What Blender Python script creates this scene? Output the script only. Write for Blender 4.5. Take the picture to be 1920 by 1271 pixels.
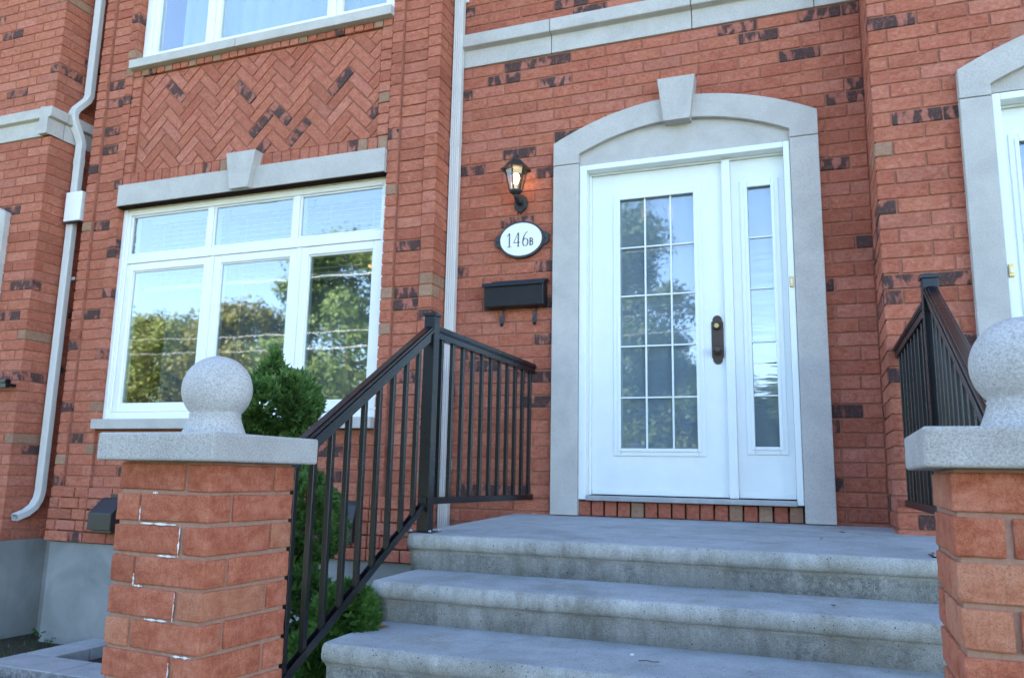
import bpy, bmesh, math, random
from mathutils import Vector, Matrix, Euler

random.seed(7)
for o in list(bpy.data.objects):
    bpy.data.objects.remove(o)
scene = bpy.context.scene
COL = scene.collection

# ------------------------------------------------------------------ camera
def cam_axes(yaw, pitch, roll):
    cy, sy, cp, sp, cr, sr = math.cos(yaw), math.sin(yaw), math.cos(pitch), math.sin(pitch), math.cos(roll), math.sin(roll)
    F = Vector((-sy*cp, cy*cp, sp)); R0 = Vector((cy, sy, 0)); U0 = R0.cross(F)
    return R0*cr + U0*sr, U0*cr - R0*sr, F
ZC = 0.258
R_, U_, F_ = cam_axes(math.radians(20.798), math.radians(9.736), math.radians(1.118))
cd = bpy.data.cameras.new('camera'); cam = bpy.data.objects.new('camera', cd); COL.objects.link(cam)
cam.matrix_world = Matrix(((R_.x, U_.x, -F_.x, 0), (R_.y, U_.y, -F_.y, 0), (R_.z, U_.z, -F_.z, ZC), (0, 0, 0, 1)))
cd.sensor_width = 36; cd.lens = 1481.8/1920*36; cd.clip_start = 0.05; cd.clip_end = 3000
cd.dof.use_dof = True; cd.dof.focus_distance = 2.9; cd.dof.aperture_fstop = 5.6
scene.camera = cam

# ------------------------------------------------------------------ sky and sun
SUN_EL, SUN_AZ = math.radians(40), math.radians(-38)     # the sun stands behind the house
world = bpy.data.worlds.new('World'); scene.world = world; world.use_nodes = True
wn = world.node_tree; wn.nodes.clear()
sky = wn.nodes.new('ShaderNodeTexSky'); sky.sky_type = 'NISHITA'; sky.sun_disc = False
sky.sun_elevation = SUN_EL; sky.sun_rotation = SUN_AZ; sky.altitude = 1500; sky.air_density = 1.0; sky.dust_density = 0.0; sky.ozone_density = 0.6
bg = wn.nodes.new('ShaderNodeBackground'); bg.inputs[1].default_value = 0.09
wo = wn.nodes.new('ShaderNodeOutputWorld'); wn.links.new(sky.outputs[0], bg.inputs[0]); wn.links.new(bg.outputs[0], wo.inputs[0])
sd = bpy.data.lights.new('sun', 'SUN'); sd.energy = 5.0; sd.angle = math.radians(0.53); sd.color = (1.0, 0.95, 0.86)
sun = bpy.data.objects.new('sun', sd); COL.objects.link(sun)
sdir = Vector((math.sin(SUN_AZ)*math.cos(SUN_EL), math.cos(SUN_AZ)*math.cos(SUN_EL), math.sin(SUN_EL)))
sun.rotation_euler = sdir.to_track_quat('Z', 'Y').to_euler(); sun.location = (0, 30, 30)
vs = scene.view_settings; vs.view_transform = 'Standard'; vs.look = 'None'; vs.gamma = 1.0; vs.use_curve_mapping = False
vs.exposure = 3.32

# ------------------------------------------------------------------ materials
def nmat(name):
    m = bpy.data.materials.new(name); m.use_nodes = True
    nt = m.node_tree; nt.nodes.clear()
    out = nt.nodes.new('ShaderNodeOutputMaterial')
    return m, nt, out
def N(nt, typ, **kw):
    n = nt.nodes.new(typ)
    for k, v in kw.items():
        if k.startswith('i_'):
            key = k[2:]
            n.inputs[int(key) if key.isdigit() else key].default_value = v
        else: setattr(n, k, v)
    return n
def L(nt, a, b): nt.links.new(a, b)
def c4(c): return (c[0], c[1], c[2], 1)
def ramp(nt, fac, stops, interp='LINEAR'):
    r = N(nt, 'ShaderNodeValToRGB'); cr = r.color_ramp; cr.interpolation = interp
    while len(cr.elements) < len(stops): cr.elements.new(0.5)
    for e, (p, c) in zip(cr.elements, stops):
        e.position = p; e.color = c4(c) if isinstance(c, (tuple, list)) else (c, c, c, 1)
    L(nt, fac, r.inputs[0]); return r
def mixc(nt, fac, a, b, mode='MIX'):
    n = N(nt, 'ShaderNodeMix', data_type='RGBA', blend_type=mode)
    for s, v in ((0, fac), (6, a), (7, b)):
        if hasattr(v, 'is_linked') or hasattr(v, 'links'): L(nt, v, n.inputs[s])
        elif isinstance(v, (int, float)): n.inputs[s].default_value = v
        else: n.inputs[s].default_value = c4(v)
    return n.outputs[2]
def coords(nt, scale=(1, 1, 1), rnd=True, generated=False):
    tc = N(nt, 'ShaderNodeTexCoord'); src = tc.outputs['Object']
    if rnd:
        oi = N(nt, 'ShaderNodeObjectInfo'); mu = N(nt, 'ShaderNodeMath', operation='MULTIPLY', i_1=73.0); L(nt, oi.outputs['Random'], mu.inputs[0])
        ad = N(nt, 'ShaderNodeVectorMath', operation='ADD'); L(nt, src, ad.inputs[0]); L(nt, mu.outputs[0], ad.inputs[1]); src = ad.outputs[0]
    mp = N(nt, 'ShaderNodeMapping'); mp.inputs['Scale'].default_value = scale; L(nt, src, mp.inputs[0])
    return mp.outputs[0]
def noise(nt, vec, scale, detail=4, rough=0.6, dist=0.0):
    n = N(nt, 'ShaderNodeTexNoise'); n.inputs['Scale'].default_value = scale; n.inputs['Detail'].default_value = detail
    n.inputs['Roughness'].default_value = rough; n.inputs['Distortion'].default_value = dist; L(nt, vec, n.inputs['Vector']); return n.outputs['Fac']
def bsdf(nt, out, col, rough=0.8, bump=None, bstr=0.3, bdist=0.002, spec=0.5, metal=0.0):
    b = N(nt, 'ShaderNodeBsdfPrincipled')
    if isinstance(col, (tuple, list)): b.inputs['Base Color'].default_value = c4(col)
    else: L(nt, col, b.inputs['Base Color'])
    if isinstance(rough, (int, float)): b.inputs['Roughness'].default_value = rough
    else: L(nt, rough, b.inputs['Roughness'])
    b.inputs['Specular IOR Level'].default_value = spec; b.inputs['Metallic'].default_value = metal
    if bump is not None:
        bp = N(nt, 'ShaderNodeBump'); bp.inputs['Strength'].default_value = bstr; bp.inputs['Distance'].default_value = bdist
        L(nt, bump, bp.inputs['Height']); L(nt, bp.outputs[0], b.inputs['Normal'])
    L(nt, b.outputs[0], out.inputs[0]); return b
M = {}
def brick_mat(name, base, dark, light, flash=0.0, tone=0.10, close=False):
    m, nt, out = nmat(name); v = coords(nt, (1, 1, 1)); vs_ = coords(nt, (2.4, 2.4, 0.75)); vh = coords(nt, (1, 1, 1.7))
    blot = noise(nt, vh, 22 if not close else 15, 3 if not close else 6, .6 if not close else .75, 1.4 if not close else .25); streak = noise(nt, vs_, 42, 3, .65, .6); fine = noise(nt, v, 260, 3, .7)
    oi = N(nt, 'ShaderNodeObjectInfo')
    c1 = ramp(nt, blot, [(.30, dark), (.50, base), (.72, light)]).outputs[0]
    c2 = mixc(nt, ramp(nt, streak, [(.50, 0.0), (.68, .55)]).outputs[0], c1, dark)
    t = ramp(nt, oi.outputs['Random'], [(0, (1-tone*1.6, 1-tone*1.8, 1-tone*1.8)), (.35, (1, 1, 1)), (.7, (1+tone*.5, 1+tone*.8, 1+tone)), (1, (1-tone*.5, 1-tone*.9, 1-tone*.7))]).outputs[0]
    c3 = mixc(nt, 1.0, c2, t, 'MULTIPLY')
    pits = ramp(nt, noise(nt, v, 330, 4, .8) if close else fine, [(.36, .42), (.50, 1.0), (.7, 1.12)] if close else [(.34, .55), (.46, 1.0)]).outputs[0]
    c4_ = mixc(nt, .85 if close else .55, c3, pits, 'MULTIPLY')
    if flash:
        fl = noise(nt, coords(nt, (1, 1, .45)), 17, 2, .5, .3); fl2 = noise(nt, v, 75, 4, .75, .5)
        mm = N(nt, 'ShaderNodeMath', operation='MULTIPLY')
        L(nt, ramp(nt, fl, [(.42, 0.0), (.50, 1.0)]).outputs[0], mm.inputs[0]); L(nt, ramp(nt, fl2, [(.32, .45), (.48, 1.0)]).outputs[0], mm.inputs[1])
        m2 = N(nt, 'ShaderNodeMath', operation='MULTIPLY', i_1=flash); L(nt, mm.outputs[0], m2.inputs[0])
        c4_ = mixc(nt, m2.outputs[0], c4_, (.033, .030, .031))
    bmp = N(nt, 'ShaderNodeMath', operation='ADD'); L(nt, fine, bmp.inputs[0]); L(nt, streak, bmp.inputs[1])
    bsdf(nt, out, c4_, .9, bmp.outputs[0], .55, .004, .25)
    M[name] = m
brick_mat('brick_red', (.432, .141, .083), (.330, .088, .050), (.500, .198, .130))
brick_mat('brick_deep', (.395, .122, .072), (.295, .075, .043), (.460, .165, .104))
brick_mat('brick_rose', (.450, .160, .102), (.350, .100, .062), (.515, .215, .148))
brick_mat('brick_orange', (.470, .180, .100), (.360, .110, .055), (.520, .240, .150), 0, .1, True)
brick_mat('brick_flashed', (.385, .135, .092), (.290, .085, .056), (.450, .190, .140), .88)
brick_mat('brick_tan', (.330, .188, .118), (.270, .140, .086), (.385, .235, .155))
brick_mat('brick_pillar', (.440, .135, .072), (.300, .070, .034), (.530, .205, .125), .0, .12, True)

def mortar_mat(name, a, b, scale=60):
    m, nt, out = nmat(name); v = coords(nt, rnd=False); n = noise(nt, v, scale, 5, .7); n2 = noise(nt, v, 3, 3)
    c = mixc(nt, .35, ramp(nt, n, [(.3, a), (.7, b)]).outputs[0], ramp(nt, n2, [(.3, .75), (.7, 1.15)]).outputs[0], 'MULTIPLY')
    bsdf(nt, out, c, .95, n, .5, .003, .2); M[name] = m
mortar_mat('mortar', (.325, .122, .078), (.405, .178, .118))
mortar_mat('mortar_pillar', (.295, .155, .105), (.385, .230, .165))
mortar_mat('efflorescence', (.62, .62, .60), (.80, .80, .78), 150)

def speckle_mat(name, base, lo, hi, s1, s2, stain=.25, bstr=.3):
    m, nt, out = nmat(name); v = coords(nt, rnd=True)
    a = noise(nt, v, s1, 2, .7); b = noise(nt, v, s2, 2, .6); big = noise(nt, v, 5, 5, .65, .5)
    c = ramp(nt, a, [(.30, lo), (.48, base), (.70, hi)]).outputs[0]
    c = mixc(nt, .5, c, ramp(nt, b, [(.30, lo), (.5, base), (.72, hi)]).outputs[0])
    c = mixc(nt, stain, c, ramp(nt, big, [(.30, .55), (.62, 1.2)]).outputs[0], 'MULTIPLY')
    bsdf(nt, out, c, .92, a, bstr, .0025, .2); M[name] = m
speckle_mat('limestone', (.475, .448, .412), (.35, .326, .297), (.59, .56, .522), 150, 380, .26, .3)
speckle_mat('cap_stone', (.39, .365, .335), (.20, .185, .165), (.56, .535, .50), 190, 420, .35, .5)
speckle_mat('finial_stone', (.43, .41, .385), (.23, .215, .20), (.60, .58, .55), 150, 330, .30, .6)
speckle_mat('paver_stone', (.34, .335, .33), (.25, .245, .24), (.42, .415, .41), 90, 260, .4, .4)
speckle_mat('split_stone', (.22, .215, .21), (.07, .07, .07), (.40, .39, .38), 40, 120, .4, .9)

def concrete_mat(name, riser):
    m, nt, out = nmat(name); v = coords(nt, rnd=True); vz = coords(nt, (1, 1, .35)); vx = coords(nt, (.35, 1, 1))
    big = noise(nt, v, 2.3, 6, .65, .4); mid = noise(nt, vz if riser else v, 13 if riser else 7, 6, .7, .3); fine = noise(nt, v, 220, 3, .7); spl = noise(nt, v, 52, 6, .8, .2)
    if riser == 1: st_ = [(.30, (.285, .288, .272)), (.5, (.42, .424, .408)), (.68, (.555, .56, .545))]
    elif riser == 2: st_ = [(.28, (.300, .290, .250)), (.5, (.425, .415, .375)), (.72, (.54, .535, .50))]  # warm tint puts staining and bounced light into the nosing colour
    else: st_ = [(.25, (.335, .350, .355)), (.5, (.405, .420, .425)), (.75, (.475, .490, .495))]
    c = ramp(nt, mid, st_).outputs[0]
    c = mixc(nt, .85 if riser else .6, c, ramp(nt, big, [(.33, (.66, .67, .63)), (.50, (1, 1, 1)), (.66, (1.15, 1.15, 1.14))]).outputs[0], 'MULTIPLY')
    if riser == 1:
        mk = N(nt, 'ShaderNodeMath', operation='MULTIPLY')
        L(nt, ramp(nt, noise(nt, v, 3.1, 3, .5), [(.46, 0.0), (.62, .6)]).outputs[0], mk.inputs[0]); L(nt, ramp(nt, spl, [(.46, 0.0), (.56, 1.0)]).outputs[0], mk.inputs[1])
        c = mixc(nt, mk.outputs[0], c, (.165, .168, .165))
        mk2 = ramp(nt, noise(nt, coords(nt, (1.0, 1, .22)), 21, 5, .7), [(.60, 0.0), (.72, .55)]).outputs[0]
        c = mixc(nt, mk2, c, (.52, .52, .50))
    green = ramp(nt, noise(nt, v, 4.1, 4, .6), [(.55, 0.0), (.70, .42)]).outputs[0]
    c = mixc(nt, green, c, (.27, .25, .16))
    vo = N(nt, 'ShaderNodeTexVoronoi'); vo.inputs['Scale'].default_value = 38; L(nt, v, vo.inputs['Vector'])
    pit = ramp(nt, vo.outputs['Distance'], [(.075, 0.12), (.13, 1.0)]).outputs[0]
    gate = ramp(nt, noise(nt, v, 9, 2), [(.44, 0.0), (.50, 1.0)]).outputs[0]
    c = mixc(nt, gate, c, mixc(nt, 1.0, c, pit, 'MULTIPLY'))
    c = mixc(nt, .75, c, ramp(nt, fine, [(.32, .55), (.62, 1.18)]).outputs[0], 'MULTIPLY')
    h = N(nt, 'ShaderNodeMath', operation='ADD'); L(nt, fine, h.inputs[0]); L(nt, mid, h.inputs[1])
    bsdf(nt, out, c, .9, h.outputs[0], .8, .006, .25); M[name] = m
concrete_mat('concrete_tread', 0); concrete_mat('concrete_riser', 1); concrete_mat('concrete_nose', 2)

def foundation_mat():
    m, nt, out = nmat('foundation_concrete'); v = coords(nt, rnd=False); vz = coords(nt, (1, 1, .25), rnd=False)
    a = noise(nt, v, 2.0, 6, .6, .5); s = noise(nt, vz, 7, 5, .7); f = noise(nt, v, 140, 3)
    c = ramp(nt, a, [(.30, (.19, .195, .185)), (.55, (.27, .275, .265)), (.75, (.33, .335, .325))]).outputs[0]
    c = mixc(nt, ramp(nt, s, [(.55, 0.0), (.72, .5)]).outputs[0], c, (.19, .20, .18))
    bsdf(nt, out, c, .92, f, .25, .003, .2); M['foundation_concrete'] = m
foundation_mat()

def plain(name, col, rough=.5, spec=.5, metal=0.0, var=.0, scale=20, bump=0.0):
    m, nt, out = nmat(name); v = coords(nt, rnd=True); n = noise(nt, v, scale, 4, .6)
    c = mixc(nt, 1.0, col, ramp(nt, n, [(.3, 1-var), (.7, 1+var*.6)]).outputs[0], 'MULTIPLY') if var else col
    r = ramp(nt, n, [(.3, max(.02, rough-.06)), (.7, min(1, rough+.06))]).outputs[0]
    bsdf(nt, out, c, r, n if bump else None, bump, .002, spec, metal); M[name] = m
plain('white_paint', (.775, .81, .79), .38, .5, 0, .03, 9)
plain('white_vinyl', (.82, .82, .80), .35, .5, 0, .03, 7)
plain('caulk', (.58, .50, .36), .8, .3, 0, .3, 40)
plain('soffit_brown', (.022, .009, .007), .9, .1, 0, .2, 20)
plain('aluminium_beige', (.60, .585, .55), .42, .5, 0, .06, 5)
plain('rail_black', (.0070, .0074, .0092), .26, .36, 0, 0, 1.5)
plain('lamp_black', (.020, .019, .019), .55, .5, 0, .4, 90, .3)
plain('sign_frame', (.045, .047, .052), .6, .4, 0, .3, 120, .3)
plain('sign_face', (.80, .79, .74), .45, .4, 0, .03, 8)
plain('ink', (.025, .035, .05), .6, .3)
plain('mailbox_black', (.010, .011, .014), .42, .35, 0, .2, 14)
plain('iron_black', (.02, .02, .022), .35, .6)
plain('bronze', (.075, .052, .042), .45, .5, .6, .25, 40)
plain('brass', (.55, .38, .14), .35, .5, .9, .15, 60)
plain('steel_sill', (.40, .40, .40), .45, .5, .5, .15, 12)
plain('vent_plastic', (.018, .018, .021), .42, .5, 0, .15, 10)
plain('box_white', (.86, .86, .85), .4, .5, 0, .02, 5)
plain('interior_wall', (.34, .32, .30), .9, .2, 0, .05, 3)
plain('interior_dark', (.10, .075, .06), .8, .3, 0, .2, 4)
plain('blind_white', (.80, .80, .78), .5, .4, 0, .02, 5)
plain('cord', (.75, .75, .72), .8, .2)
plain('shingle', (.07, .065, .06), .95, .2, 0, .4, 8)
plain('wood_pole', (.12, .085, .06), .9, .2, 0, .3, 8)
plain('wire_black', (.12, .12, .125), .4, .5)
plain('bark', (.085, .062, .045), .95, .2, 0, .4, 20, .6)
plain('dry_leaf', (.22, .11, .045), .8, .3, 0, .4, 60)
plain('twig', (.10, .07, .05), .9, .2)
plain('asphalt', (.055, .055, .057), .92, .3, 0, .3, 60, .3)
plain('sidewalk_concrete', (.38, .375, .36), .9, .3, 0, .15, 6, .2)
plain('road_paint', (.75, .74, .70), .8, .3, 0, .2, 20)
plain('siding', (.55, .53, .48), .8, .3, 0, .06, 3)

def ground_mat():
    m, nt, out = nmat('ground_soil_grass'); v = coords(nt, rnd=False)
    n = noise(nt, v, .9, 6, .65); f = noise(nt, v, 45, 5, .75)
    soil = ramp(nt, f, [(.3, (.030, .022, .016)), (.7, (.085, .062, .045))]).outputs[0]
    gr = ramp(nt, f, [(.3, (.035, .055, .016)), (.7, (.085, .115, .035))]).outputs[0]
    sx = N(nt, 'ShaderNodeSeparateXYZ'); L(nt, v, sx.inputs[0])
    bed = N(nt, 'ShaderNodeMath', operation='ADD'); L(nt, sx.outputs['Y'], bed.inputs[0]); L(nt, n, bed.inputs[1])
    k = N(nt, 'ShaderNodeMapRange', i_1=3.4, i_2=4.1); L(nt, bed.outputs[0], k.inputs[0])
    bsdf(nt, out, mixc(nt, k.outputs[0], gr, soil), .97, f, .8, .02, .15); M['ground'] = m
ground_mat()

def leaf_mat(name, stops, trans=.35, scale=9):
    m, nt, out = nmat(name); v = coords(nt, rnd=True); n = noise(nt, v, scale, 3, .6); n2 = noise(nt, v, scale*7, 2, .5)
    ad = N(nt, 'ShaderNodeMath', operation='ADD'); L(nt, n, ad.inputs[0]); L(nt, n2, ad.inputs[1])
    hf = N(nt, 'ShaderNodeMath', operation='MULTIPLY', i_1=.5); L(nt, ad.outputs[0], hf.inputs[0])
    c = ramp(nt, hf.outputs[0], stops).outputs[0]
    d = N(nt, 'ShaderNodeBsdfPrincipled'); d.inputs['Roughness'].default_value = .6; d.inputs['Specular IOR Level'].default_value = .3; L(nt, c, d.inputs['Base Color'])
    t = N(nt, 'ShaderNodeBsdfTranslucent'); L(nt, c, t.inputs[0]); mx = N(nt, 'ShaderNodeMixShader', i_0=trans)
    L(nt, d.outputs[0], mx.inputs[1]); L(nt, t.outputs[0], mx.inputs[2]); L(nt, mx.outputs[0], out.inputs[0]); M[name] = m
leaf_mat('cedar_green', [(.38, (.030, .070, .018)), (.5, (.080, .165, .036)), (.62, (.165, .275, .072))], .25, 12)
leaf_mat('cedar_bright', [(.36, (.035, .090, .018)), (.5, (.070, .165, .030)), (.64, (.125, .235, .050))], .25, 12)
leaf_mat('weed_green', [(.36, (.02, .05, .01)), (.64, (.07, .15, .03))], .3, 9)
leaf_mat('tree_green', [(.36, (.042, .074, .018)), (.5, (.098, .145, .034)), (.64, (.165, .210, .055))], .35, .6)
leaf_mat('tree_olive', [(.36, (.050, .072, .016)), (.5, (.120, .148, .034)), (.64, (.185, .205, .052))], .35, .6)
leaf_mat('tree_rust', [(.36, (.070, .066, .016)), (.5, (.145, .138, .032)), (.64, (.205, .190, .046))], .35, .6)
leaf_mat('tree_dark', [(.36, (.024, .042, .014)), (.5, (.050, .080, .022)), (.64, (.090, .125, .035))], .35, .6)

def glass_mat(name, refl, wav, wscale, tint=(1, 1, 1), stretch=(1, 1, 1), soft=.020):
    m, nt, out = nmat(name); v = coords(nt, stretch, rnd=True); n = noise(nt, v, wscale, 2, .5)
    bp = N(nt, 'ShaderNodeBump'); bp.inputs['Strength'].default_value = wav; bp.inputs['Distance'].default_value = .01; L(nt, n, bp.inputs['Height'])
    g = N(nt, 'ShaderNodeBsdfGlossy'); g.inputs['Roughness'].default_value = soft; g.inputs['Color'].default_value = (.97, .985, 1, 1); L(nt, bp.outputs[0], g.inputs['Normal'])
    t = N(nt, 'ShaderNodeBsdfTransparent'); t.inputs[0].default_value = c4(tint)
    lw = N(nt, 'ShaderNodeLayerWeight'); lw.inputs[0].default_value = .5; pw = N(nt, 'ShaderNodeMath', operation='POWER', i_1=3.5); L(nt, lw.outputs['Facing'], pw.inputs[0])
    ad = N(nt, 'ShaderNodeMath', operation='MULTIPLY_ADD', i_1=.7, i_2=refl); L(nt, pw.outputs[0], ad.inputs[0])
    mx = N(nt, 'ShaderNodeMixShader'); L(nt, ad.outputs[0], mx.inputs[0]); L(nt, t.outputs[0], mx.inputs[1]); L(nt, g.outputs[0], mx.inputs[2]); L(nt, mx.outputs[0], out.inputs[0]); M[name] = m
glass_mat('window_glass', .23, .035, 2.2, (.80, .85, .85), (1, 1, 1.6))
glass_mat('door_glass', .13, .012, 2.0, (.75, .80, .82))
glass_mat('sidelight_glass', .14, .10, 9, (.75, .80, .82), (.35, 1, 2.2))
glass_mat('lamp_glass', .05, .05, 12, (.95, .92, .86))
def sheer_mat(name, col, see):
    m, nt, out = nmat(name); v = coords(nt, (1, 1, .2)); n = noise(nt, v, 9, 3)
    d = N(nt, 'ShaderNodeBsdfDiffuse'); L(nt, mixc(nt, 1.0, col, ramp(nt, n, [(.3, .92), (.7, 1.05)]).outputs[0], 'MULTIPLY'), d.inputs[0])
    t = N(nt, 'ShaderNodeBsdfTransparent'); mx = N(nt, 'ShaderNodeMixShader', i_0=see); L(nt, d.outputs[0], mx.inputs[1]); L(nt, t.outputs[0], mx.inputs[2]); L(nt, mx.outputs[0], out.inputs[0]); M[name] = m
sheer_mat('haze_film', (.78, .80, .84), .28); sheer_mat('curtain_white', (.82, .82, .82), .05); sheer_mat('sheer_veil', (.62, .65, .68), .55)
def emis(name, col, s):
    m, nt, out = nmat(name); e = N(nt, 'ShaderNodeEmission'); e.inputs[0].default_value = c4(col); e.inputs[1].default_value = s
    L(nt, e.outputs[0], out.inputs[0]); M[name] = m
emis('bulb_glow', (1.0, .62, .26), 2.6); emis('indoor_glow', (1.0, .50, .24), .5)

# ------------------------------------------------------------------ geometry helpers
class MB:
    def __init__(s): s.v = []; s.f = []; s.mi = []; s.cur = 0
    def add(s, vs_, fs):
        o = len(s.v); s.v += [tuple(p) for p in vs_]; s.f += [tuple(o+i for i in f) for f in fs]; s.mi += [s.cur]*len(fs); return s
    def box(s, x0, x1, y0, y1, z0, z1):
        return s.add([(x0, y0, z0), (x1, y0, z0), (x1, y1, z0), (x0, y1, z0), (x0, y0, z1), (x1, y0, z1), (x1, y1, z1), (x0, y1, z1)],
                     [(0, 3, 2, 1), (4, 5, 6, 7), (0, 1, 5, 4), (1, 2, 6, 5), (2, 3, 7, 6), (3, 0, 4, 7)])
    def bar(s, p0, p1, w, h, up=(0, 0, 1)):
        p0, p1 = Vector(p0), Vector(p1); d = (p1-p0).normalized(); u = Vector(up); r = d.cross(u).normalized(); u = r.cross(d)
        pts = []
        for p in (p0, p1):
            for a, b in ((-1, -1), (1, -1), (1, 1), (-1, 1)): pts.append(p + r*(a*w/2) + u*(b*h/2))
        return s.add(pts, [(0, 1, 2, 3), (7, 6, 5, 4), (0, 4, 5, 1), (1, 5, 6, 2), (2, 6, 7, 3), (3, 7, 4, 0)])
    def prism(s, poly, y0, y1, axis='Y'):
        n = len(poly); P = []
        for t in (y0, y1):
            for a, b in poly: P.append({'Y': (a, t, b), 'X': (t, a, b), 'Z': (a, b, t)}[axis])
        return s.add(P, [tuple(range(n)), tuple(range(2*n-1, n-1, -1))] + [(i, i+n, (i+1) % n+n, (i+1) % n) for i in range(n)])
    def tube(s, pts, rad, seg=8, cap=True):
        pts = [Vector(p) for p in pts]; n = len(pts); rings = []
        ref = None
        for i, p in enumerate(pts):
            d = (pts[min(i+1, n-1)] - pts[max(i-1, 0)]).normalized()
            if ref is None: ref = d.orthogonal().normalized()
            ref = (ref - d*ref.dot(d)).normalized(); b = d.cross(ref)
            r = rad[i] if isinstance(rad, (list, tuple)) else rad
            rings.append([p + (ref*math.cos(2*math.pi*k/seg) + b*math.sin(2*math.pi*k/seg))*r for k in range(seg)])
        fs = []
        for i in range(n-1):
            for k in range(seg): fs.append((i*seg+k, i*seg+(k+1) % seg, (i+1)*seg+(k+1) % seg, (i+1)*seg+k))
        if cap: fs += [tuple(range(seg-1, -1, -1)), tuple((n-1)*seg+k for k in range(seg))]
        return s.add([q for r in rings for q in r], fs)
    def lathe(s, prof, cx=0, cy=0, seg=24, rot=0.0):
        n = len(prof); P = [(cx+r*math.cos(rot+2*math.pi*k/seg), cy+r*math.sin(rot+2*math.pi*k/seg), z) for r, z in prof for k in range(seg)]
        fs = [(i*seg+k, i*seg+(k+1) % seg, (i+1)*seg+(k+1) % seg, (i+1)*seg+k) for i in range(n-1) for k in range(seg)]
        fs += [tuple(range(seg-1, -1, -1)), tuple((n-1)*seg+k for k in range(seg))]
        return s.add(P, fs)
    def mesh(s, name, mats=None, smooth=False, bevel=0.0, bseg=2):
        me = bpy.data.meshes.new(name); me.from_pydata(s.v, [], s.f); me.validate(); me.update()
        bm = bmesh.new(); bm.from_mesh(me)
        bmesh.ops.recalc_face_normals(bm, faces=bm.faces)
        if bevel:
            es = [e for e in bm.edges if len(e.link_faces) == 2 and e.calc_face_angle(0) > .5]
            bmesh.ops.bevel(bm, geom=es, offset=bevel, segments=bseg, profile=.5, affect='EDGES', clamp_overlap=True)
        bm.to_mesh(me); bm.free()
        if len(s.mi) == len(me.polygons) and max(s.mi or [0]) > 0: me.polygons.foreach_set('material_index', s.mi)
        for m in (mats if isinstance(mats, (list, tuple)) else [mats]):
            if m: me.materials.append(M[m])
        if smooth: me.polygons.foreach_set('use_smooth', [True]*len(me.polygons))
        return me
    def build(s, name, mat, parent=None, smooth=False, bevel=0.0, bseg=2, loc=None):
        return link(name, s.mesh(name, mat, smooth, bevel, bseg), parent, loc)
def link(name, me, parent=None, loc=None):
    o = bpy.data.objects.new(name, me); COL.objects.link(o)
    if parent: o.parent = parent
    if loc is not None: o.location = loc
    return o
def tag(o, label=None, cat=None, group=None, kind=None):
    if label: o['label'] = label
    if cat: o['category'] = cat
    if group: o['group'] = group
    if kind: o['kind'] = kind
    return o
def thing(name, label, cat, loc=(0, 0, 0), group=None, rz=0.0):
    o = bpy.data.objects.new(name, None); COL.objects.link(o); o.location = loc; o.rotation_euler = (0, 0, rz); o.empty_display_size = .1
    return tag(o, label, cat, group)
def struct(name, mb, mat, **k): return tag(mb.build(name, mat, **k), kind='structure')
def box(name, parent, mat, x0, x1, y0, y1, z0, z1, bevel=0.0, origin=True):
    """box as an own object; mesh is local to its centre so that textures vary"""
    c = Vector(((x0+x1)/2, (y0+y1)/2, (z0+z1)/2)); w = Vector(((x1-x0)/2, (y1-y0)/2, (z1-z0)/2))
    o = MB().box(-w.x, w.x, -w.y, w.y, -w.z, w.z).build(name, mat, parent, bevel=bevel)
    o.location = c - (Vector(parent.location) if parent and parent.type == 'EMPTY' and parent.rotation_euler.z == 0 else Vector((0, 0, 0)))
    return o

# ------------------------------------------------------------------ bricks
BH, BL, BD, J = .077, .252, .090, .0103
CH = BH + J
_bc = {}
def brick_mesh(w, d, h, var=0, bev=.0035):
    key = (round(w, 3), round(d, 3), round(h, 3), var)
    if key not in _bc:
        rs = random.Random(hash(key) & 0xffff)
        b = MB().box(-w/2, w/2, -d/2, d/2, -h/2, h/2)
        me = b.mesh('brick', None, bevel=min(bev, h*.2, w*.2), bseg=1)
        for v in me.vertices: v.co += Vector((rs.uniform(-1, 1)*.0014, rs.uniform(-1, 1)*.0010, rs.uniform(-1, 1)*.0014))
        me.materials.append(M['brick_red']); _bc[key] = me
    return _bc[key]
WEIGHTS = [('brick_red', 56), ('brick_deep', 14), ('brick_rose', 20), ('brick_flashed', 8)]
def pick(rs, weights=WEIGHTS, header=False):
    if header and rs.random() < .045: return 'brick_tan'
    t = rs.random()*sum(w for _, w in weights)
    for n, w in weights:
        t -= w
        if t <= 0: return n
    return weights[0][0]
def place(parent, rs, x0, x1, y0, y1, z0, z1, mat=None, header=False, weights=WEIGHTS, jit=.0012):
    w, d, h = x1-x0, y1-y0, z1-z0
    if w < .012 or h < .012 or d < .012: return None
    me = brick_mesh(w, d, h, rs.randrange(3))
    o = bpy.data.objects.new('brick', me); COL.objects.link(o); o.parent = parent
    o.location = Vector(((x0+x1)/2 + rs.uniform(-jit, jit), (y0+y1)/2 + rs.uniform(-jit, jit)*1.3, (z0+z1)/2 + rs.uniform(-jit, jit)))
    o.rotation_euler = (rs.uniform(-1, 1)*.006, rs.uniform(-1, 1)*.003, rs.uniform(-1, 1)*.005)
    o.material_slots[0].link = 'OBJECT'; o.material_slots[0].material = M[mat or pick(rs, weights, header)]
    return o
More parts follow.
